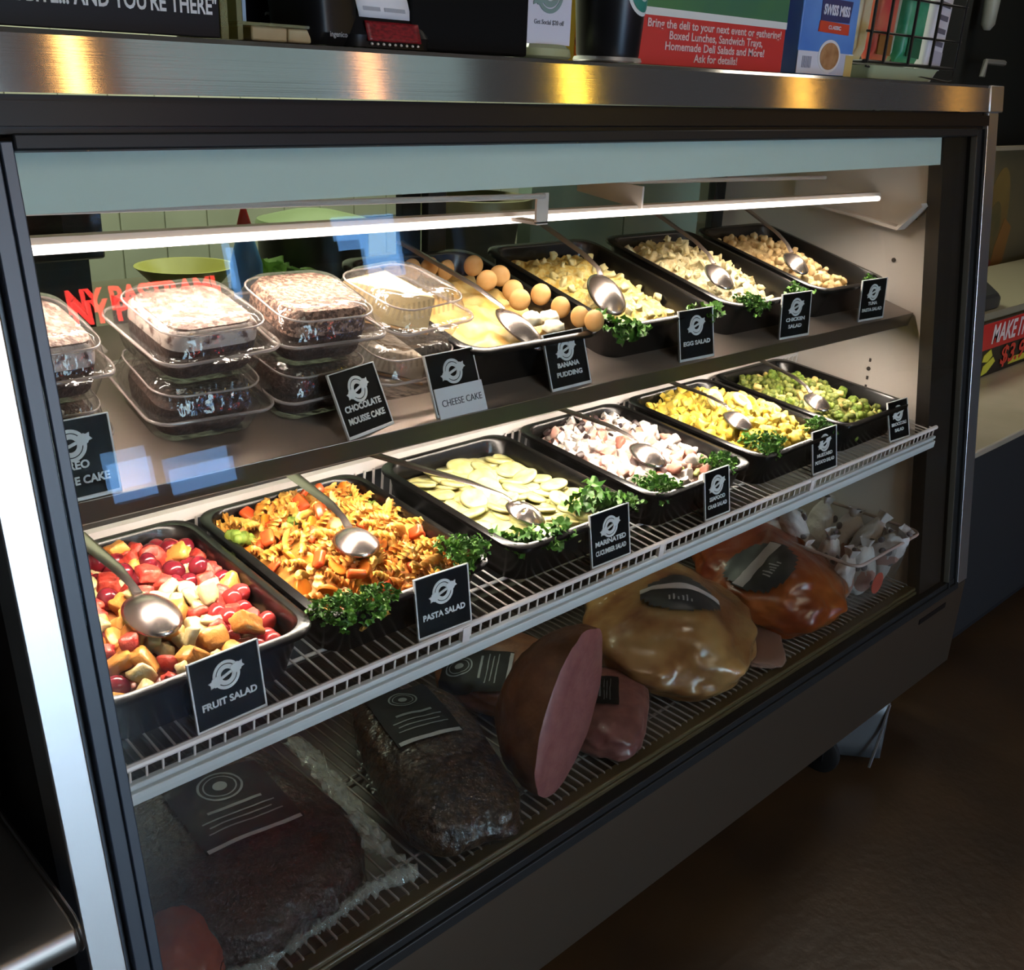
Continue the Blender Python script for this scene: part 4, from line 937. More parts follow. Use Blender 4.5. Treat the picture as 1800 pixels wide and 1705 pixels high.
# smaller peppery slab with shiny wrap
b2 = body_mesh((.095, .185, .047), 4.1, e=(4.0, 2.6), amp=.05)
r = meat('wrapped_pastrami', 'brown peppered slab of meat in shiny film, right of the large brisket', b2, M_bark2, T(.838, 1.005, DECK) @ RZ(-20))
meat_label(r, b2, -.008, .075, .105, .16, 4, LM, white=(.03, .97, .0, .055))
film_over(r, b2, .002, 9.0, amp=.003)
m = MB(); m.grid(lambda u, v: (-.09 - .08 * u * (1 - .3 * v), -.17 + .30 * v, .035 - .03 * u + .006 * fbm(Vector((u * 4, v * 7, 3)), 2)), 12, 30); m.build('film_flap', M_film, r, smooth=180)
# half roast with its cut face
def cutf(q): return q
M_roast = mat('roast_skin', (0.13, 0.045, 0.02), 0.4, col2=(0.22, 0.09, 0.04), scale=30, bump=.2, bscale=60); M_cut = mat('cut_meat', (0.26, 0.085, 0.085), 0.4, col2=(0.34, 0.13, 0.12), scale=40, bump=.1, bscale=150)
ax_ = Vector((.54, .17, .82)).normalized(); nr_ = Vector((.20, -.95, .06)); nr_ = (nr_ - ax_ * nr_.dot(ax_)).normalized(); cr_ = ax_.cross(-nr_)
r = thing('half_roast', 'half roast propped upright with its long pink cut face towards the glass', 'meat', frame_mat((1.005, .872, DECK + .122), ax_, -nr_, cr_))
b3 = body_mesh((.134, .125, .078), 7.7, e=(2.0, 2.0), amp=.05, flat=False)
bmesh.ops.bisect_plane(b3, geom=b3.verts[:] + b3.edges[:] + b3.faces[:], plane_co=Vector((0, .004, 0)), plane_no=Vector((0, -1, 0)), clear_outer=True)
m = MB(); m.bm.free(); m.bm = b3.copy(); m.build('roast_body', M_roast, r, smooth=180)
bnd = [v.co.copy() for v in b3.verts if v.is_boundary]; cen = sum(bnd, Vector()) / len(bnd)
bnd.sort(key=lambda p: math.atan2((p - cen).z, (p - cen).x))
m = MB(); m.loft([bnd, [cen + (p - cen) * .96 + Vector((0, -.003, 0)) for p in bnd], [cen + (p - cen) * .5 + Vector((0, -.005, 0)) for p in bnd], [cen + (p - cen) * .05 + Vector((0, -.005, 0)) for p in bnd]], False, True); m.build('cut_face', M_cut, r, smooth=180)
b3b = body_mesh((.12, .105, .04), 8.8, e=(2.4, 2.2), amp=.06)
r2 = meat('wrapped_roast', 'brown roast with a black label behind the pink cut roast', b3b, M_roast, T(1.10, 1.14, DECK) @ RZ(30)); meat_label(r2, b3b, -.06, .02, .10, .12, 10, LM, white=(.05, .95, .0, .05))
# small corned beef piece
b4 = body_mesh((.115, .062, .036), 5.5, e=(3.5, 2.8), amp=.05)
r = meat('corned_beef', 'small pinkish brown slab with a dark label, below the turkey breast', b4, mat('corned_skin', (0.17, 0.055, 0.05), 0.3, col2=(0.26, 0.10, 0.085), scale=35, bump=.15, bscale=70), T(1.165, .925, DECK) @ RZ(36))
meat_label(r, b4, .0, .025, .085, .07, 5, LM, ring=False); film_over(r, b4, .0015, 5.0, amp=.002)
# two turkey breasts with oval labels
lobe = lambda q: Vector((q.x + .10 * math.sin(q.y * 2.2), q.y, q.z * (1 + .18 * math.cos(q.x * 4.0))))
M_tan = mat('turkey_skin', (0.25, 0.085, 0.022), 0.28, col2=(0.44, 0.235, 0.085), scale=13, bump=.15, bscale=30, coat=.4, contrast=(.4, .62))
M_org = mat('glazed_skin', (0.22, 0.030, 0.006), 0.28, col2=(0.40, 0.10, 0.018), scale=10, bump=.2, bscale=34, coat=.4, contrast=(.38, .65))
b5 = body_mesh((.165, .20, .082), 2.2, e=(2.3, 2.0), amp=.12, s=1.5, fn=lobe)
r = meat('turkey_breast', 'golden turkey breast with an oval label and white band', b5, M_tan, T(1.425, 1.010, DECK) @ RZ(-28)); meat_label(r, b5, -.005, -.045, .14, .110, -22, (M_ldk, M_lwht, M_lsilv), oval=True, white=(.0, .99, .55, .72), lines=False, off=.0065)
film_over(r, b5, .0015, 12.0, amp=.002)
b6 = body_mesh((.15, .185, .080), 6.1, e=(2.3, 2.0), amp=.13, s=1.6, fn=lobe)
r = meat('glazed_turkey_breast', 'dark orange turkey breast with a round label, beside the clear box', b6, M_org, T(1.765, 1.005, DECK) @ RZ(-24)); meat_label(r, b6, -.075, -.065, .125, .14, 22, (M_ldk, M_lwht, M_lsilv), oval=True, white=(.02, .98, .46, .64), lines=False, off=.0065)
film_over(r, b6, .0015, 15.0, amp=.002)
b7 = body_mesh((.075, .06, .055), 3.4, e=(2.0, 2.0), amp=.08)
r = meat('red_meat_pack', 'small glossy red pack of meat in the bottom left corner', b7, mat('red_meat', (0.20, 0.03, 0.015), 0.2, col2=(0.28, 0.06, 0.03), scale=20), T(.362, .905, DECK) @ RZ(60)); film_over(r, b7, .002, 2.0, amp=.003)
b8 = body_mesh((.045, .085, .012), 1.9, e=(4, 3), amp=.06)
r = meat('flat_meat_pack', 'flat pale pack between the glazed turkey and the glass', b8, mat('pale_meat', (0.30, 0.16, 0.12), 0.3), T(1.585, .905, DECK) @ RZ(-50)); film_over(r, b8, .001, 4.0, amp=.001)

# clear bin of paper wrapped sandwiches
bn = thing('clear_bin', 'clear plastic bin full of white wrapped packets at the right end of the deck', 'bin', T(1.945, .975, DECK))
m = MB(); m.loft([rrect(.22, .225, .02, .0), rrect(.262, .262, .022, .125), rrect(.276, .276, .024, .126), rrect(.276, .276, .024, .130)], True, False); o = m.build('bin_body', clear_mat('bin_plastic', (0.93, 0.93, 0.92), 1.0, 0.05, 0.06, (0.75, 0.68, 0.64), minf=.01), bn, smooth=50)
m = MB(); m.tube([Vector(p) for p in rrect(.276, .276, .024, .130)] + [Vector(rrect(.276, .276, .024, .130)[0])], .0035, 6); m.build('rim', mat('bin_rim', (0.50, 0.38, 0.34), 0.3), bn, smooth=180)
m = MB(); m.lathe([(.0, 0), (.024, 0), (.024, .001), (0, .001)], 20, T(-.02, -.131, .055) @ RX(90), cap0=False, cap1=False); m.build('round_sticker', mat('sticker_red', (0.5, 0.09, 0.06), 0.5), bn)
M_wrap = mat('wrap_paper', (0.66, 0.60, 0.58), 0.45, col2=(0.74, 0.70, 0.69), scale=20, bump=.5, bscale=45); M_wprint = mat('wrap_print', (0.15, 0.14, 0.15), 0.5); M_wpink = mat('ham_pink', (0.52, 0.27, 0.22), 0.5)
def packet_mesh(seed):
    m = MB(); r = random.Random(seed)
    m.ball((0, 0, .045), (.036, .024, .055), 4, fn=lambda p: 1 + .12 * fbm(p + Vector((seed, 0, 0)), 2.4, 4) + (.25 * max(0, p.z - .55)))
    n = 14
    m.grid(lambda u, v: ((.005 + .013 * v) * math.cos(u * 2 * PI) * (1 + .3 * math.sin(u * 22 + seed)), (.005 + .010 * v) * math.sin(u * 2 * PI) * (1 + .3 * math.cos(u * 18)), .094 + .028 * v), 40, 4)
    m.mi = 1
    for k in range(4):
        a = r.uniform(-3.0, .2); z = r.uniform(.025, .085)
        m.ball((.034 * math.cos(a), .023 * math.sin(a), z), (.007, .006, .009), 2)
    m.ball((.006, -.005, .118), (.007, .006, .005), 2)
    m.mi = 2; m.ball((.004, -.008, .035), (.030, .0185, .035), 3)
    return m.finish([M_wrap, M_wprint, M_wpink], 180)
PKT = [packet_mesh(s) for s in (1, 2, 3)]
k = 0
for (x, y, z, rx, ry, rz) in [(-.075, -.07, .006, 8, 6, 20), (.0, -.075, .004, -6, 10, -30), (.075, -.07, .01, 10, -8, 60), (-.08, .01, .012, -10, 0, 100), (-.005, .0, .016, 6, -12, 10), (.072, .005, .03, -8, 10, -50), (-.07, .08, .03, 8, 8, 140), (.01, .08, .02, -6, -6, 30), (.08, .08, .035, 10, 0, 70), (.035, -.04, .060, 22, 30, 15), (.07, -.075, .055, 30, 18, -40), (-.04, .05, .075, -20, 12, 80)]:
    k += 1
    inst('wrapped_packet', PKT[k % 3], T(1.945 + x, .975 + y, DECK + .004 + z) @ Euler((rad(rx), rad(ry), rad(rz))).to_matrix().to_4x4(), 'white wrapped packet with a twisted top in the clear bin', 'packet', 'wrapped packets in the clear bin')

# ================================================================== things standing on the steel counter
Z0 = 1.4957
def on_counter(name, label, cat, x, y, rz=0, group=None): return thing(name, label, cat, T(x, y, Z0) @ RZ(rz), group)
# slogan sign
s = on_counter('slogan_sign', 'black sign with white capital slogan ending AND YOU\'RE THERE', 'sign', .375, 1.0)
m = MB(); m.box(-.19, .176, 0, .012, 0, .17); m.build('board', mat('sign_black', (0.006, 0.007, 0.009), 0.45, spec=0.15), s, bevel=.001)
m = MB(); m.mesh(text_mesh('"ONE BITE... AND YOU\'RE THERE"', .0215, .0005, width=.222), T(.062, -.0005, .0275) @ FRONT); m.build('lettering', mat('sign_white', (0.72, 0.72, 0.72), 0.5), s, smooth=None)
# acrylic stand with a tan base
s = on_counter('acrylic_stand', 'clear yellowish acrylic stand on a tan base, beside the slogan sign', 'stand', .60, 1.0)
M_yac = clear_mat('yellow_acrylic', (0.92, 0.9, 0.62), 1.0, .03, .35, (0.55, 0.55, 0.30), minf=.03)
m = MB(); m.box(-.048, -.040, 0, .09, .0, .16); m.build('side_sheet', M_yac, s); m = MB(); m.box(-.030, -.024, 0, .09, .0, .16); m.build('side_sheet', M_yac, s)
m = MB(); m.box(-.024, .062, .0, .09, .014, .017); m.build('shelf_sheet', M_yac, s)
m = MB(); m.box(-.012, .03, .004, .08, .0, .014); m.box(.030, .058, .002, .08, -.0, .0135); m.build('base', mat('tan_base', (0.42, 0.33, 0.17), 0.5, col2=(0.5, 0.42, 0.24), scale=20), s, bevel=.002)
m = MB(); m.box(-.012, -.008, .02, .06, .017, .16); m.build('blue_strip', mat('pale_blue', (0.25, 0.38, 0.52), 0.4), s)
# dark monitor behind
s = on_counter('order_screen', 'dark blue-black screen standing behind the acrylic stand', 'monitor', .655, 1.11)
m = MB(); m.loft([rrect(.17, .03, .012, .0, 0, .015), rrect(.17, .03, .012, .20, 0, .015)]); m.build('housing', mat('navy_black', (0.010, 0.012, 0.022), 0.25), s)
m = MB(); m.box(-.06, -.012, -.001, .0, .02, .15); m.build('screen_panel', mat('screen_grey', (0.10, 0.13, 0.11), 0.2), s)
m = MB(); m.mesh(text_mesh('~', .018, .0006), T(.018, -.001, .032) @ FRONT); m.build('lettering', M_ink, s, smooth=None)
s = on_counter('card_terminal', 'rounded black card terminal with tiny white lettering', 'terminal', .690, .995, 8)
m = MB(); m.loft([rrect(.062, .075, .018, .0, 0, .04), rrect(.072, .09, .022, .012, 0, .04), rrect(.072, .09, .022, .12, 0, .05), rrect(.06, .07, .02, .13, 0, .055)]); m.build('housing', M_black_plastic, s)
m = MB(); m.mesh(text_mesh('ingenico', .0075, .0001), T(-.008, -.006, .0105) @ FRONT); m.build('lettering', mat('grey_print', (0.35, 0.35, 0.36), 0.5), s, smooth=None)
# receipt printer with a red front and a paper slip
s = on_counter('receipt_printer', 'small black printer with a red ribbed front and paper slip', 'printer', .758, .985, 4)
m = MB(); m.loft([rrect(.124, .09, .02, .0, 0, .05), rrect(.128, .094, .022, .012, 0, .05), rrect(.118, .08, .022, .032, 0, .054), rrect(.10, .06, .02, .036, 0, .056)]); m.build('housing', M_black_plastic, s)
m = MB(); m.grid(lambda u, v: (-.040 + .078 * u, .0025 + .006 * v, .006 + .020 * v), 10, 6); o = m.build('red_front', mat('red_ribs', (0.30, 0.012, 0.02), 0.4, col2=(0.12, 0.006, 0.01), scale=160, stretch=(1, 1, 2.5)), s); md = o.modifiers.new('thick', 'SOLIDIFY'); md.thickness = .002
m = MB()
for i in range(9): m.ball((-.034 + i * .0085, .002, .0035), (.0022, .0015, .0016), 1)
m.build('tear_teeth', M_acredge, s)
m = MB(); m.grid(lambda u, v: (-.043 + .076 * u - .035 * v, .012 + .018 * v * v, .030 + .115 * v), 4, 10); o = m.build('paper_slip', M_paper, s); md = o.modifiers.new('thick', 'SOLIDIFY'); md.thickness = .0004
m = MB()
for i in range(7):
    v = .06 + i * .12
    for a, b in ((.1, .42), (.5, .9)): m.grid(lambda u, q: (-.043 + .076 * (a + (b - a) * u) - .035 * (v + .03 * q), .0112 + .018 * v * v, .030 + .115 * (v + .035 * q)), 2, 1)
m.build('slip_print', mat('slip_print', (0.40, 0.41, 0.44), 0.6), s)
# big black box
s = on_counter('black_box', 'large plain matte black box between the printer and the white card', 'box', .885, 1.0, 2)
m = MB(); m.box(-.098, .094, 0, .16, 0, .15); m.build('box_body', mat('matte_black', (0.005, 0.005, 0.005), 0.7, spec=0.1), s, bevel=.003)
m = MB(); m.box(-.1, .096, -.002, .162, .13, .155); m.build('box_lid', mat('matte_black', (0, 0, 0)), s, bevel=.003)
# white card on a pale green foot
s = on_counter('card_stand', 'white card with a grey-green round logo on a pale green foot', 'sign', 1.030, .99)
m = MB(); m.lathe([(.040, 0), (.044, .003), (.042, .012), (.034, .017), (.0, .018)], 32, T(0, .04, 0) @ Matrix.Diagonal((1, .8, 1, 1)), cap1=False); m.build('foot', mat('foot_green', (0.42, 0.46, 0.26), 0.4), s)
m = MB(); m.box(-.042, .041, .028, .030, .017, .15); m.build('card', mat('card_white', (0.66, 0.66, 0.75), 0.5), s)
M_lg = mat('logo_green', (0.20, 0.30, 0.28), 0.5)
lg = logo_part(s, 0, .078, 1.5, .0275, M_lg)
m = MB(); m.mesh(text_mesh('Get Social $20 off', .0078, .0001, width=.055), T(0, .0275, .043) @ FRONT); m.build('lettering', mat('small_grey', (0.22, 0.22, 0.25), 0.6), s, smooth=None)
# yellow carton edge behind the cup
s = on_counter('yellow_carton', 'narrow bright yellow carton standing behind the black cup', 'box', 1.26, 1.14)
m = MB(); m.box(-.05, .04, 0, .05, 0, .17); m.build('carton', mat('carton_yellow', (0.75, 0.48, 0.02), 0.45), s, bevel=.001)
m = MB()
for z, c in ((.03, 0), (.075, 0), (.11, 0)): m.lathe([(.0, 0), (.012, 0), (.012, .0006), (0, .0006)], 16, T(-.038, -.0002, z) @ RX(90), cap0=False, cap1=False)
m.build('printed_dots', mat('print_brown', (0.25, 0.07, 0.02), 0.5), s)
# black cup
s = on_counter('black_cup', 'tall black tumbler with a white and green round logo', 'cup', 1.150, 1.02)
m = MB(); m.lathe([(.042, .006), (.0435, .010), (.050, .10), (.054, .16), (.051, .16), (.046, .10), (.040, .012)], 40, cap1=True); m.build('cup_body', mat('cup_black', (0.010, 0.010, 0.011), 0.3, spec=0.3), s, smooth=60)
m = MB(); m.lathe([(.046, 0), (.048, .002), (.046, .0065), (.042, .007)], 40); m.build('base_ring', M_trim, s)
def cup_patch(r0, r1, n, mt, nm, off):
    q = MB(); a0 = math.atan2(-.80, -.28)
    def f(u, v):
        rr = r0 + (r1 - r0) * v; b = rr * math.cos(2 * PI * u); zz = .092 + rr * math.sin(2 * PI * u); R_ = .0435 + (zz - .010) * .0722 + off
        a = a0 + b / R_ + .62
        return (R_ * math.cos(a), R_ * math.sin(a), zz)
    q.grid(f, n, 2); return q.build(nm, mt, s, smooth=180)
cup_patch(.0, .034, 32, mat('logo_white', (0.68, 0.72, 0.70), 0.4), 'logo_disc', .0006); cup_patch(.016, .029, 32, mat('logo_teal', (0.02, 0.22, 0.17), 0.4), 'logo_ring', .0011); cup_patch(.0, .008, 24, M_ink, 'logo_heart', .0014)
# catering sign
s = on_counter('catering_sign', 'red and green catering sign with four lines of white text', 'sign', 1.372, 1.0)
m = MB(); m.box(-.180, .182, 0, .010, 0, .16); m.build('board', mat('sign_red', (0.60, 0.035, 0.035), 0.4), s, bevel=.001)
m = MB(); m.box(-.180, .182, -.0012, 0, .064, .074); m.build('white_band', mat('sign_offwhite', (0.72, 0.74, 0.70), 0.5), s)
m = MB(); m.box(-.180, .182, -.0010, 0, .074, .16); m.build('green_field', mat('sign_green', (0.06, 0.20, 0.07), 0.45, col2=(0.03, 0.14, 0.10), scale=6), s)
m = MB()
for i, (tx, wd_) in enumerate((('Bring the deli to your next event or gathering!', .335), ('Boxed Lunches, Sandwich Trays,', .235), ('Homemade Deli Salads and More!', .250), ('Ask for details!', .110))):
    m.mesh(text_mesh(tx, .0155, .0003, width=wd_), T(.002, -.0008, .054 - i * .0142) @ FRONT)
m.build('lettering', mat('sign_pink', (0.78, 0.55, 0.52), 0.5), s, smooth=None)
# gold and navy coffee bag
s = on_counter('coffee_bag', 'gold and navy foil bag between the catering sign and the blue packet', 'bag', 1.60, 1.06)
m = MB(); m.loft([rrect(.09, .05, .015, 0), rrect(.10, .055, .018, .03), rrect(.10, .05, .018, .12), rrect(.10, .02, .008, .17)]); m.build('bag_body', mat('bag_gold', (0.42, 0.22, 0.05), 0.3, 0.3, col2=(0.25, 0.12, 0.03), scale=25), s)
m = MB(); m.loft([rrect(.102, .054, .018, .048), rrect(.103, .052, .018, .12), rrect(.103, .022, .009, .172)], False, False); m.build('navy_band', mat('bag_navy', (0.02, 0.03, 0.10), 0.3), s)
m = MB(); m.lathe([(.0, 0), (.009, 0), (.009, .0008), (0, .0008)], 16, T(-.03, -.0282, .03) @ RX(90), cap0=False, cap1=False); m.build('red_seal', mat('seal_red', (0.22, 0.015, 0.015), 0.4), s)
# blue cocoa packet
s = on_counter('cocoa_packet', 'blue and white cocoa packet with a red-banded logo and a cup', 'packet', 1.69, 1.0, 0)
m = MB(); m.box(-.092, .085, 0, .05, 0, .165); m.build('packet_body', mat('pack_blue', (0.06, 0.20, 0.60), 0.35, col2=(0.12, 0.32, 0.72), scale=8), s, bevel=.002)
m = MB(); m.box(-.0925, .0855, -.0008, .0, .001, .036); m.build('white_field', mat('pack_white', (0.68, 0.68, 0.74), 0.4), s)
m = MB(); m.box(.012, .070, -.0009, -.0004, .002, .036); m.build('grey_field', mat('pack_grey', (0.50, 0.52, 0.62), 0.4), s)
def oval(mb, cx, cz, rx, rz_, y, n=28): mb.loft([[(cx + rx * math.cos(2 * PI * i / n), y, cz + rz_ * math.sin(2 * PI * i / n)) for i in range(n)], [(cx + rx * math.cos(2 * PI * i / n), y + .0006, cz + rz_ * math.sin(2 * PI * i / n)) for i in range(n)]])
m = MB(); oval(m, .005, .030, .036, .026, -.0014); m.build('cup_rim', mat('cup_white', (0.72, 0.70, 0.70), 0.4), s)
m = MB(); oval(m, .005, .030, .030, .0215, -.0020); m.build('cup_cocoa', mat('cocoa', (0.30, 0.13, 0.045), 0.4, col2=(0.48, 0.26, 0.12), scale=45), s)
m = MB(); m.prism([(-.036, .084), (.056, .084), (.060, .118), (-.038, .118)], 0, .0012, RX(90)); m.build('logo_panel', mat('pack_navy', (0.03, 0.04, 0.14), 0.4), s)
m = MB(); m.prism([(-.040, .067), (.058, .065), (.057, .082), (-.038, .084)], 0, .0016, RX(90)); m.build('red_ribbon', mat('pack_red', (0.62, 0.06, 0.03), 0.4), s)
m = MB(); m.mesh(text_mesh('SWISS MISS', .021, .0009, width=.084), T(.010, -.0018, .1005) @ FRONT); m.mesh(text_mesh('CLASSIC', .008, .0002, width=.04), T(.009, -.0020, .0745) @ FRONT); m.build('lettering', mat('pack_text', (0.66, 0.68, 0.78), 0.5), s, smooth=None)
m = MB()
for i in range(7): m.box(-.078 + i * .0042, -.0758 + i * .0042, -.0016, -.0008, .010, .028)
m.build('bar_lines', mat('bar_grey', (0.30, 0.31, 0.38), 0.5), s)
m = MB(); m.box(.060, .0855, -.0012, -.0006, .0, .034); m.build('tan_flap', mat('pack_tan', (0.55, 0.40, 0.14), 0.4), s)
# wire rack with snack packets
s = on_counter('wire_snack_rack', 'black wire rack holding tall snack packets at the end of the counter', 'rack', 2.03, 1.02)
M_wire = mat('black_wire', (0.008, 0.008, 0.008), 0.4)
m = MB(); m.tube([(-.20, -.01, .028), (.17, -.01, .026)], .0035, 6); m.tube([(-.20, -.01, .028), (-.20, .10, .028), (.17, .10, .026), (.17, -.01, .026)], .0025, 6); m.build('lower_hoop', M_wire, s)
m = MB(); m.tube([(-.20, -.01, .078), (.185, -.01, .076)], .0022, 6); m.tube([(-.20, -.01, .14), (.185, -.01, .14)], .0025, 6); m.build('upper_hoop', M_wire, s)
for x0 in (-.188, -.128, -.032, .06, .172):
    m = MB(); m.tube([(x0, -.012, .026), (x0 + .004, -.012, .16)], .0022 if x0 > .1 else .003, 6); m.build('upright', M_wire, s)
m = MB(); m.tube([(-.19, -.012, .020), (.15, -.012, .0015), (.168, -.012, .004), (.17, -.012, .026)], .002, 6); m.build('foot_wire', M_wire, s)
s2 = on_counter('green_tray', 'pale green tray lying under the wire snack rack', 'tray', 1.985, 1.05)
m = MB(); m.loft([rrect(.24, .08, .008, 0), rrect(.27, .10, .01, .022), rrect(.262, .092, .01, .022), rrect(.236, .076, .008, .003)]); m.build('tray_body', mat('tray_green', (0.40, 0.45, 0.28), 0.4), s2)
def packet(x, y, w_, h, rz, ry, mts, label, z=.03):
    r = thing('snack_packet', label, 'packet', T(2.03 + x, 1.02 + y, Z0 + z) @ RZ(rz) @ RY(ry), 'packets in the wire rack')
    m = MB(); m.loft([[(a, b, c) for a, b, c in rrect(w_, .004, .001, 0)], rrect(w_, .03, .01, .02), rrect(w_, .034, .012, h - .02), rrect(w_, .004, .001, h)]); m.build('wrapper', mts[0], r)
    if len(mts) > 1:
        m = MB(); m.box(-w_ * .32, w_ * .32, -.0188, -.0170, .012, .046); m.build('printed_panel', mts[1], r)
    if len(mts) > 2:
        m = MB()
        for i in range(5): m.box(-w_ * .25, w_ * .22, -.0186, -.0170, .055 + i * .024, .064 + i * .024)
        m.build('printed_marks', mts[2], r)
packet(-.172, .03, .05, .16, 0, 2, [mat('snack_tan', (0.55, 0.40, 0.16), 0.4, col2=(0.62, 0.55, 0.40), scale=25)], 'tan snack packet at the left of the wire rack')
packet(-.088, .03, .078, .16, 0, 2, [mat('snack_red', (0.55, 0.06, 0.06), 0.4, col2=(0.62, 0.22, 0.10), scale=14), mat('snack_brown', (0.24, 0.10, 0.02), 0.5)], 'red snack packet in the wire rack')
packet(-.030, .05, .07, .16, 0, 2, [mat('snack_grey', (0.45, 0.47, 0.36), 0.4)], 'pale grey-green snack packet behind the red one')
packet(.028, .03, .082, .16, 0, 4, [mat('snack_green', (0.02, 0.26, 0.12), 0.4, col2=(0.10, 0.38, 0.22), scale=30), mat('snack_dkgreen', (0.02, 0.12, 0.06), 0.4)], 'green snack packet in the wire rack')
packet(.128, .03, .072, .18, 0, 5, [mat('snack_white', (0.62, 0.58, 0.62), 0.35, col2=(0.70, 0.68, 0.72), scale=14), mat('snack_lilac', (0.42, 0.40, 0.46), 0.4), mat('snack_print', (0.12, 0.11, 0.14), 0.5)], 'white snack packet with dark print in the wire rack', .012)
packet(.176, .05, .05, .19, 4, 6, [mat('snack_silver', (0.62, 0.62, 0.60), 0.3)], 'silvery white packet at the right end of the wire rack', .004)

# ================================================================== left neighbour: steel-topped counter
lc = thing('steel_counter', 'steel-topped counter with a rounded edge, left of the case', 'counter', T(0, 0, 0))
m = MB()
prof = [(.800, .716), (.778, .700), (.771, .712), (.771, .722), (.776, .732), (.790, .7375), (1.45, .7375), (1.45, .716)]
m.loft([[(x, y, z) for y, z in prof] for x in (-1.4, .226)]); m.loft([[(x, y, z) for y, z in prof] for x in (.226, .232)]); m.build('worktop', steel('worktop_steel', (0.30, 0.28, 0.26), 0.38), lc, smooth=50, bevel=.003)
m = MB(); m.box(-1.4, .215, .83, 1.45, .0, .712); m.build('cabinet', mat('cabinet_slate', (0.035, 0.04, 0.05), 0.45), lc)
m = MB(); m.box(-1.4, .238, 1.0, 1.45, .739, 1.44); m.build('back_panel', mat('panel_dark', (0.012, 0.011, 0.010), 0.6), lc)

# ================================================================== right neighbour: service counter
rc = thing('service_counter', 'dark service counter with a pale worktop beyond the deli case', 'counter', T(0, 0, 0))
m = MB(); m.box(2.36, 6.5, .93, 1.5, .06, .64); m.build('cabinet', mat('cabinet_black', (0.022, 0.023, 0.026), 0.5), rc)
m = MB(); m.box(2.36, 6.5, .96, 1.5, 0, .06); m.build('toe_kick', mat('kick_black', (0.010, 0.010, 0.011), 0.6), rc)
m = MB(); m.box(2.345, 6.5, .905, 1.6, .64, .66); m.build('worktop', mat('worktop_beige', (0.30, 0.26, 0.19), 0.35, col2=(0.36, 0.31, 0.24), scale=7), rc, bevel=.004)
m = MB(); m.box(2.7, 6.5, 1.235, 1.62, .66, .855); m.box(2.7, 6.5, 1.225, 1.62, .835, .858); m.build('raised_shelf', mat('raised_beige', (0.30, 0.27, 0.18), 0.4), rc)
s = thing('price_sign', 'red and black MAKE IT price sign standing on the service counter', 'sign', T(3.02, 1.205, .661))
m = MB(); m.box(0, .95, 0, .012, 0, .172); m.build('board', mat('price_black', (0.012, 0.010, 0.008), 0.4), s)
m = MB(); m.box(0, .95, -.002, 0, .088, .172); m.build('red_band', mat('price_red', (0.55, 0.02, 0.02), 0.4), s)
m = MB(); m.mesh(text_mesh('MAKE IT', .085, .002, width=.26), T(.335, -.003, .130) @ FRONT); m.build('lettering', mat('price_white', (0.75, 0.66, 0.66), 0.5), s, smooth=None)
m = MB(); m.mesh(text_mesh('$3.99', .085, .0015, width=.24), T(.43, -.003, .048) @ FRONT); m.build('price', mat('price_text', (0.62, 0.05, 0.03), 0.5), s, smooth=None)
M_yel = mat('price_yellow', (0.62, 0.58, 0.05), 0.5)
for pts in ([(.175, .07), (.22, .085), (.24, .062), (.21, .045), (.17, .050)], [(.185, .035), (.25, .056), (.27, .040), (.22, .010), (.18, .004)], [(.385, .012), (.70, .012), (.70, .030), (.40, .034)]):
    m = MB(); m.prism([(a, b) for a, b in pts], .0004, .002, RX(90)); m.build('yellow_flash', M_yel, s)
s = thing('payment_terminal', 'dark grey wedge-shaped terminal on the raised shelf above the price sign', 'terminal', T(3.20, 1.24, .859))
m = MB(); m.loft([[(-.13, y, z) for y, z in ((0, 0), (.14, 0), (.14, .10), (.09, .105), (0, .045))], [(.11, y, z) for y, z in ((0, 0), (.14, 0), (.14, .10), (.09, .105), (0, .045))], [(.155, y, z) for y, z in ((.01, 0), (.13, 0), (.13, .07), (.09, .075), (.01, .030))]]); m.build('housing', mat('terminal_grey', (0.04, 0.04, 0.038), 0.4), s, bevel=.006)
m = MB(); m.ball((.03, .035, .068), (.016, .012, .008), 2); m.build('white_key', mat('key_white', (0.5, 0.5, 0.48), 0.4), s)  # key in plain white
# poster with a big sandwich behind the service counter
s = thing('sandwich_poster', 'brown poster with a long bread roll and red filling, beyond the case', 'poster', T(4.05, 1.70, .86))
m = MB(); m.box(0, 1.6, 0, .012, -.1, .425); m.build('poster_sheet', mat('poster_brown', (0.115, 0.095, 0.05), 0.5, col2=(0.15, 0.12, 0.06), scale=4), s)
m = MB(); m.box(-.01, 1.6, -.02, .014, .425, .44); m.build('top_rail', mat('rail_beige', (0.36, 0.31, 0.22), 0.4), s)
m = MB(); m.prism([(.27 + .125 * math.cos(a) * (1.0 if math.sin(a) > 0 else .8), .06 + .30 * math.sin(a)) for a in [2 * PI * i / 30 for i in range(30)]], .0006, .002, RX(90)); m.build('printed_roll', mat('roll_gold', (0.24, 0.16, 0.045), 0.5, col2=(0.17, 0.10, 0.03), scale=5), s)
m = MB(); m.prism([(.26 + .07 * math.cos(a), .10 + .13 * math.sin(a)) for a in [2 * PI * i / 24 for i in range(24)]], .0022, .003, RX(90)); m.build('printed_filling', mat('filling_olive', (0.10, 0.085, 0.035), 0.5, col2=(0.16, 0.11, 0.04), scale=9), s)
m = MB(); m.prism([(.10, -.09), (.30, -.09), (.36, -.03), (.28, .0), (.20, .10), (.17, .0), (.12, -.03)], .0032, .004, RX(90)); m.build('printed_tomato', mat('tomato_print', (0.24, 0.03, 0.02), 0.5), s)
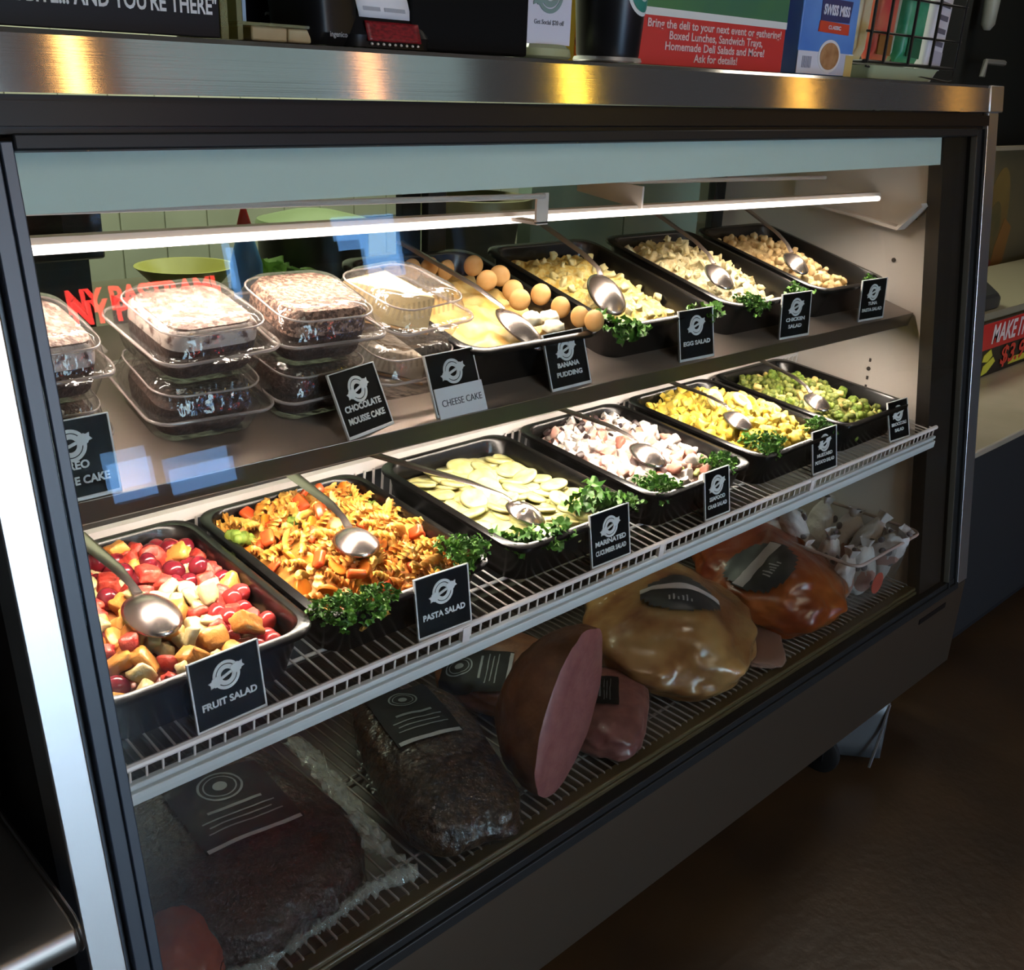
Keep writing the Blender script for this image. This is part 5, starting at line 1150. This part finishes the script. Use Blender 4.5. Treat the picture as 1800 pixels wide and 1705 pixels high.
m = MB(); m.prism([(.30, -.06), (.42, -.02), (.44, .12), (.36, .16), (.31, .05)], .0042, .005, RX(90)); m.build('printed_cheese', mat('cheese_print', (0.26, 0.12, 0.03), 0.5), s)
s = thing('drink_machine', 'tall dark machine with pale fittings behind the end of the counter', 'machine', T(3.6, 1.72, .0))
m = MB(); m.box(0, 2.4, .2, .8, 0, 2.3); m.build('housing', mat('machine_dark', (0.016, 0.017, 0.014), 0.5), s)
m = MB(); m.box(.02, .26, .18, .2, 1.34, 2.3); m.build('door_panel', mat('machine_panel', (0.045, 0.048, 0.04), 0.5), s)
m = MB(); m.box(.30, .56, .16, .2, 1.46, 2.3); m.build('door_panel', mat('machine_panel2', (0.026, 0.027, 0.023), 0.5), s)
m = MB(); m.tube([(.62, .1, 1.545), (.63, .1, 1.60), (.80, .1, 1.60)], .011, 6); m.build('spout', mat('spout_grey', (0.22, 0.22, 0.20), 0.4), s)
m = MB(); m.lathe([(.012, 0), (.026, .02), (.03, .12), (.022, .2), (.018, .4)], 14, T(.63, .12, 1.71)); m.build('nozzle', mat('nozzle_pale', (0.32, 0.34, 0.30), 0.35), s)
for (x, z, r_) in ((.60, 1.44, .022), (.72, 1.43, .016), (.66, 1.50, .010), (.74, 1.505, .010), (.80, 1.37, .05)):
    m = MB(); m.ball((x, .19, z), (r_, .012, r_ * .8), 2); m.build('pale_knob', mat('knob_pale', (0.20, 0.20, 0.19), 0.4), s)

# ================================================================== work area behind the case, seen over the pans
kc = thing('prep_counter', 'steel prep counter behind the case, seen through the rear doors', 'counter', T(0, 0, 0))
m = MB(); m.box(.0, 3.3, 1.70, 2.35, .97, 1.0); m.build('worktop', M_steel, kc); m = MB(); m.box(.02, 3.28, 1.74, 2.33, 0, .97); m.build('cabinet', mat('prep_dark', (0.05, 0.05, 0.045), 0.5), kc)
m = MB(); m.box(.02, 3.28, 2.05, 2.33, 1.245, 1.265); m.build('upper_shelf', mat('prep_shelf', (0.36, 0.40, 0.22), 0.4), kc)
s = thing('black_oven', 'black oven box behind the left end of the case', 'oven', T(.63, 2.0, 1.11)); m = MB(); m.box(-.30, .155, -.1, .04, .02, .13); m.build('housing', M_black_plastic, s, bevel=.006); m = MB(); m.box(-.24, .08, -.104, -.1, .035, .115); m.build('oven_door', mat('oven_glass', (0.01, 0.01, 0.012), 0.1), s)
m = MB(); m.box(-.28, .13, -.08, .03, -.11, .02); m.build('stand', mat('stand_dark', (0.012, 0.016, 0.014), 0.5), s)
s = thing('mixing_bowl', 'shallow yellow-green bowl behind the left cake boxes', 'bowl', T(.92, 1.86, 1.062)); m = MB(); m.lathe([(.03, 0), (.055, .006), (.09, .045), (.095, .05), (.088, .05), (.05, .012), (.0, .010)], 28, cap1=False); m.build('bowl', mat('bowl_yellow', (0.45, 0.42, 0.10), 0.4), s)
m = MB(); m.box(-.13, .13, -.04, .05, -.062, -.002); m.build('bowl_block', mat('block_brown', (0.10, 0.075, 0.05), 0.6), s)
s = thing('lettuce_bunch', 'bunch of green lettuce behind the chocolate mousse boxes', 'lettuce', T(1.10, 1.83, 1.035))
m = MB(); rr_ = random.Random(4)
for k in range(46):
    th = rr_.uniform(0, 6.3); l = rr_.uniform(.05, .085); q = rr_.uniform(0, .04)
    M = T(q * math.cos(th), q * math.sin(th), rr_.uniform(-.03, .0)) @ RZ(math.degrees(th)) @ RX(rr_.uniform(30, 85))
    m.grid(lambda u, v: ((u - .5) * l * (.4 + .9 * v), l * v, .008 * math.sin(u * 14 + k) * v), 8, 5, M)
m.build('leaves', mat('lettuce_green', (0.16, 0.30, 0.07), 0.5, col2=(0.30, 0.45, 0.14), scale=30), s, smooth=180, normals=False)
s = thing('squeeze_bottle', 'blue squeeze bottle with a red cap behind the white-topped cake', 'bottle', T(.915, 1.62, 1.001)); m = MB(); m.lathe([(.026, 0), (.028, .01), (.028, .15), (.018, .185), (.012, .20)], 20); m.build('bottle_body', mat('bottle_blue', (0.10, 0.28, 0.55), 0.3), s); m = MB(); m.lathe([(.013, .20), (.013, .215), (.006, .24), (.004, .245)], 16); m.build('cap', mat('cap_red', (0.5, 0.03, 0.02), 0.4), s)
m = MB(); m.box(.86, 1.30, 1.59, 1.70, .97, 1.0); m.build('worktop_lip', M_steel, kc)
s = thing('dark_pot', 'dark cooking pot behind the cheesecake box', 'pot', T(1.27, 1.95, 1.001)); m = MB(); m.lathe([(.11, 0), (.12, .01), (.12, .16), (.115, .16), (.112, .015)], 32); m.build('pot', mat('pot_dark', (0.02, 0.02, 0.018), 0.4), s)
m = MB(); m.lathe([(.125, .16), (.12, .168), (.05, .185), (.0, .188)], 32, cap1=False); m.build('lid', mat('pot_lid', (0.26, 0.32, 0.16), 0.35), s)
s = thing('steel_pan', 'broad steel pan above the egg salad, on the shelf behind', 'pan', T(1.80, 2.02, 1.142)); m = MB(); m.lathe([(.13, 0), (.15, .006), (.155, .045), (.15, .046), (.12, .01)], 32); m.build('pan_body', steel('pan_steel', (0.45, 0.40, 0.25), .4), s); m = MB(); m.lathe([(.10, -.141), (.12, -.002), (.0, 0)], 24, cap1=False); m.build('pan_stand', mat('pan_stand', (0.05, 0.045, 0.03), 0.5), s)
s = thing('green_cabinet', 'sage green cabinet door behind the right half of the case', 'cabinet', T(2.25, 1.98, 1.001)); m = MB(); m.box(-.28, .10, 0, .05, 0, .4); m.build('door', mat('sage', (0.36, 0.46, 0.37), 0.4), s); m = MB(); m.box(.106, .46, 0, .05, 0, .4); m.build('door', mat('sage', (0, 0, 0)), s)
s = thing('white_canister', 'off-white square canister behind the pale chunky salad', 'canister', T(1.90, 1.78, 1.001)); m = MB(); m.loft([rrect(.10, .07, .01, 0), rrect(.11, .08, .012, .075)]); m.build('canister', mat('canister_white', (0.50, 0.50, 0.42), 0.4), s)

# ================================================================== warm pendant lamps over the shop, seen as streaks in the steel
M_bulb = {}
for k, (x, cc, st) in enumerate(((.935, (1.0, 0.55, 0.16), 60), (1.706, (1.0, 0.45, 0.18), 26), (2.483, (1.0, 0.62, 0.06), 60), (3.79, (1.0, 0.52, 0.08), 34), (5.2, (1.0, 0.5, 0.08), 10))):
    p = thing('pendant_lamp', 'amber glass pendant lamp hanging over the shop floor before the case', 'lamp', T(x, -.4, 1.85), 'amber pendant lamps')
    m = MB(); m.lathe([(.006, -.18), (.010, -.17), (.0115, .0), (.010, .16), (.005, .18)], 16); m.build('bulb', mat('bulb_%d' % k, cc, 0.4, emis=cc, estr=st * .55), p)
    m = MB(); m.tube([(0, 0, .18), (0, 0, 1.35)], .003, 6); m.build('cord', M_gasket, p)
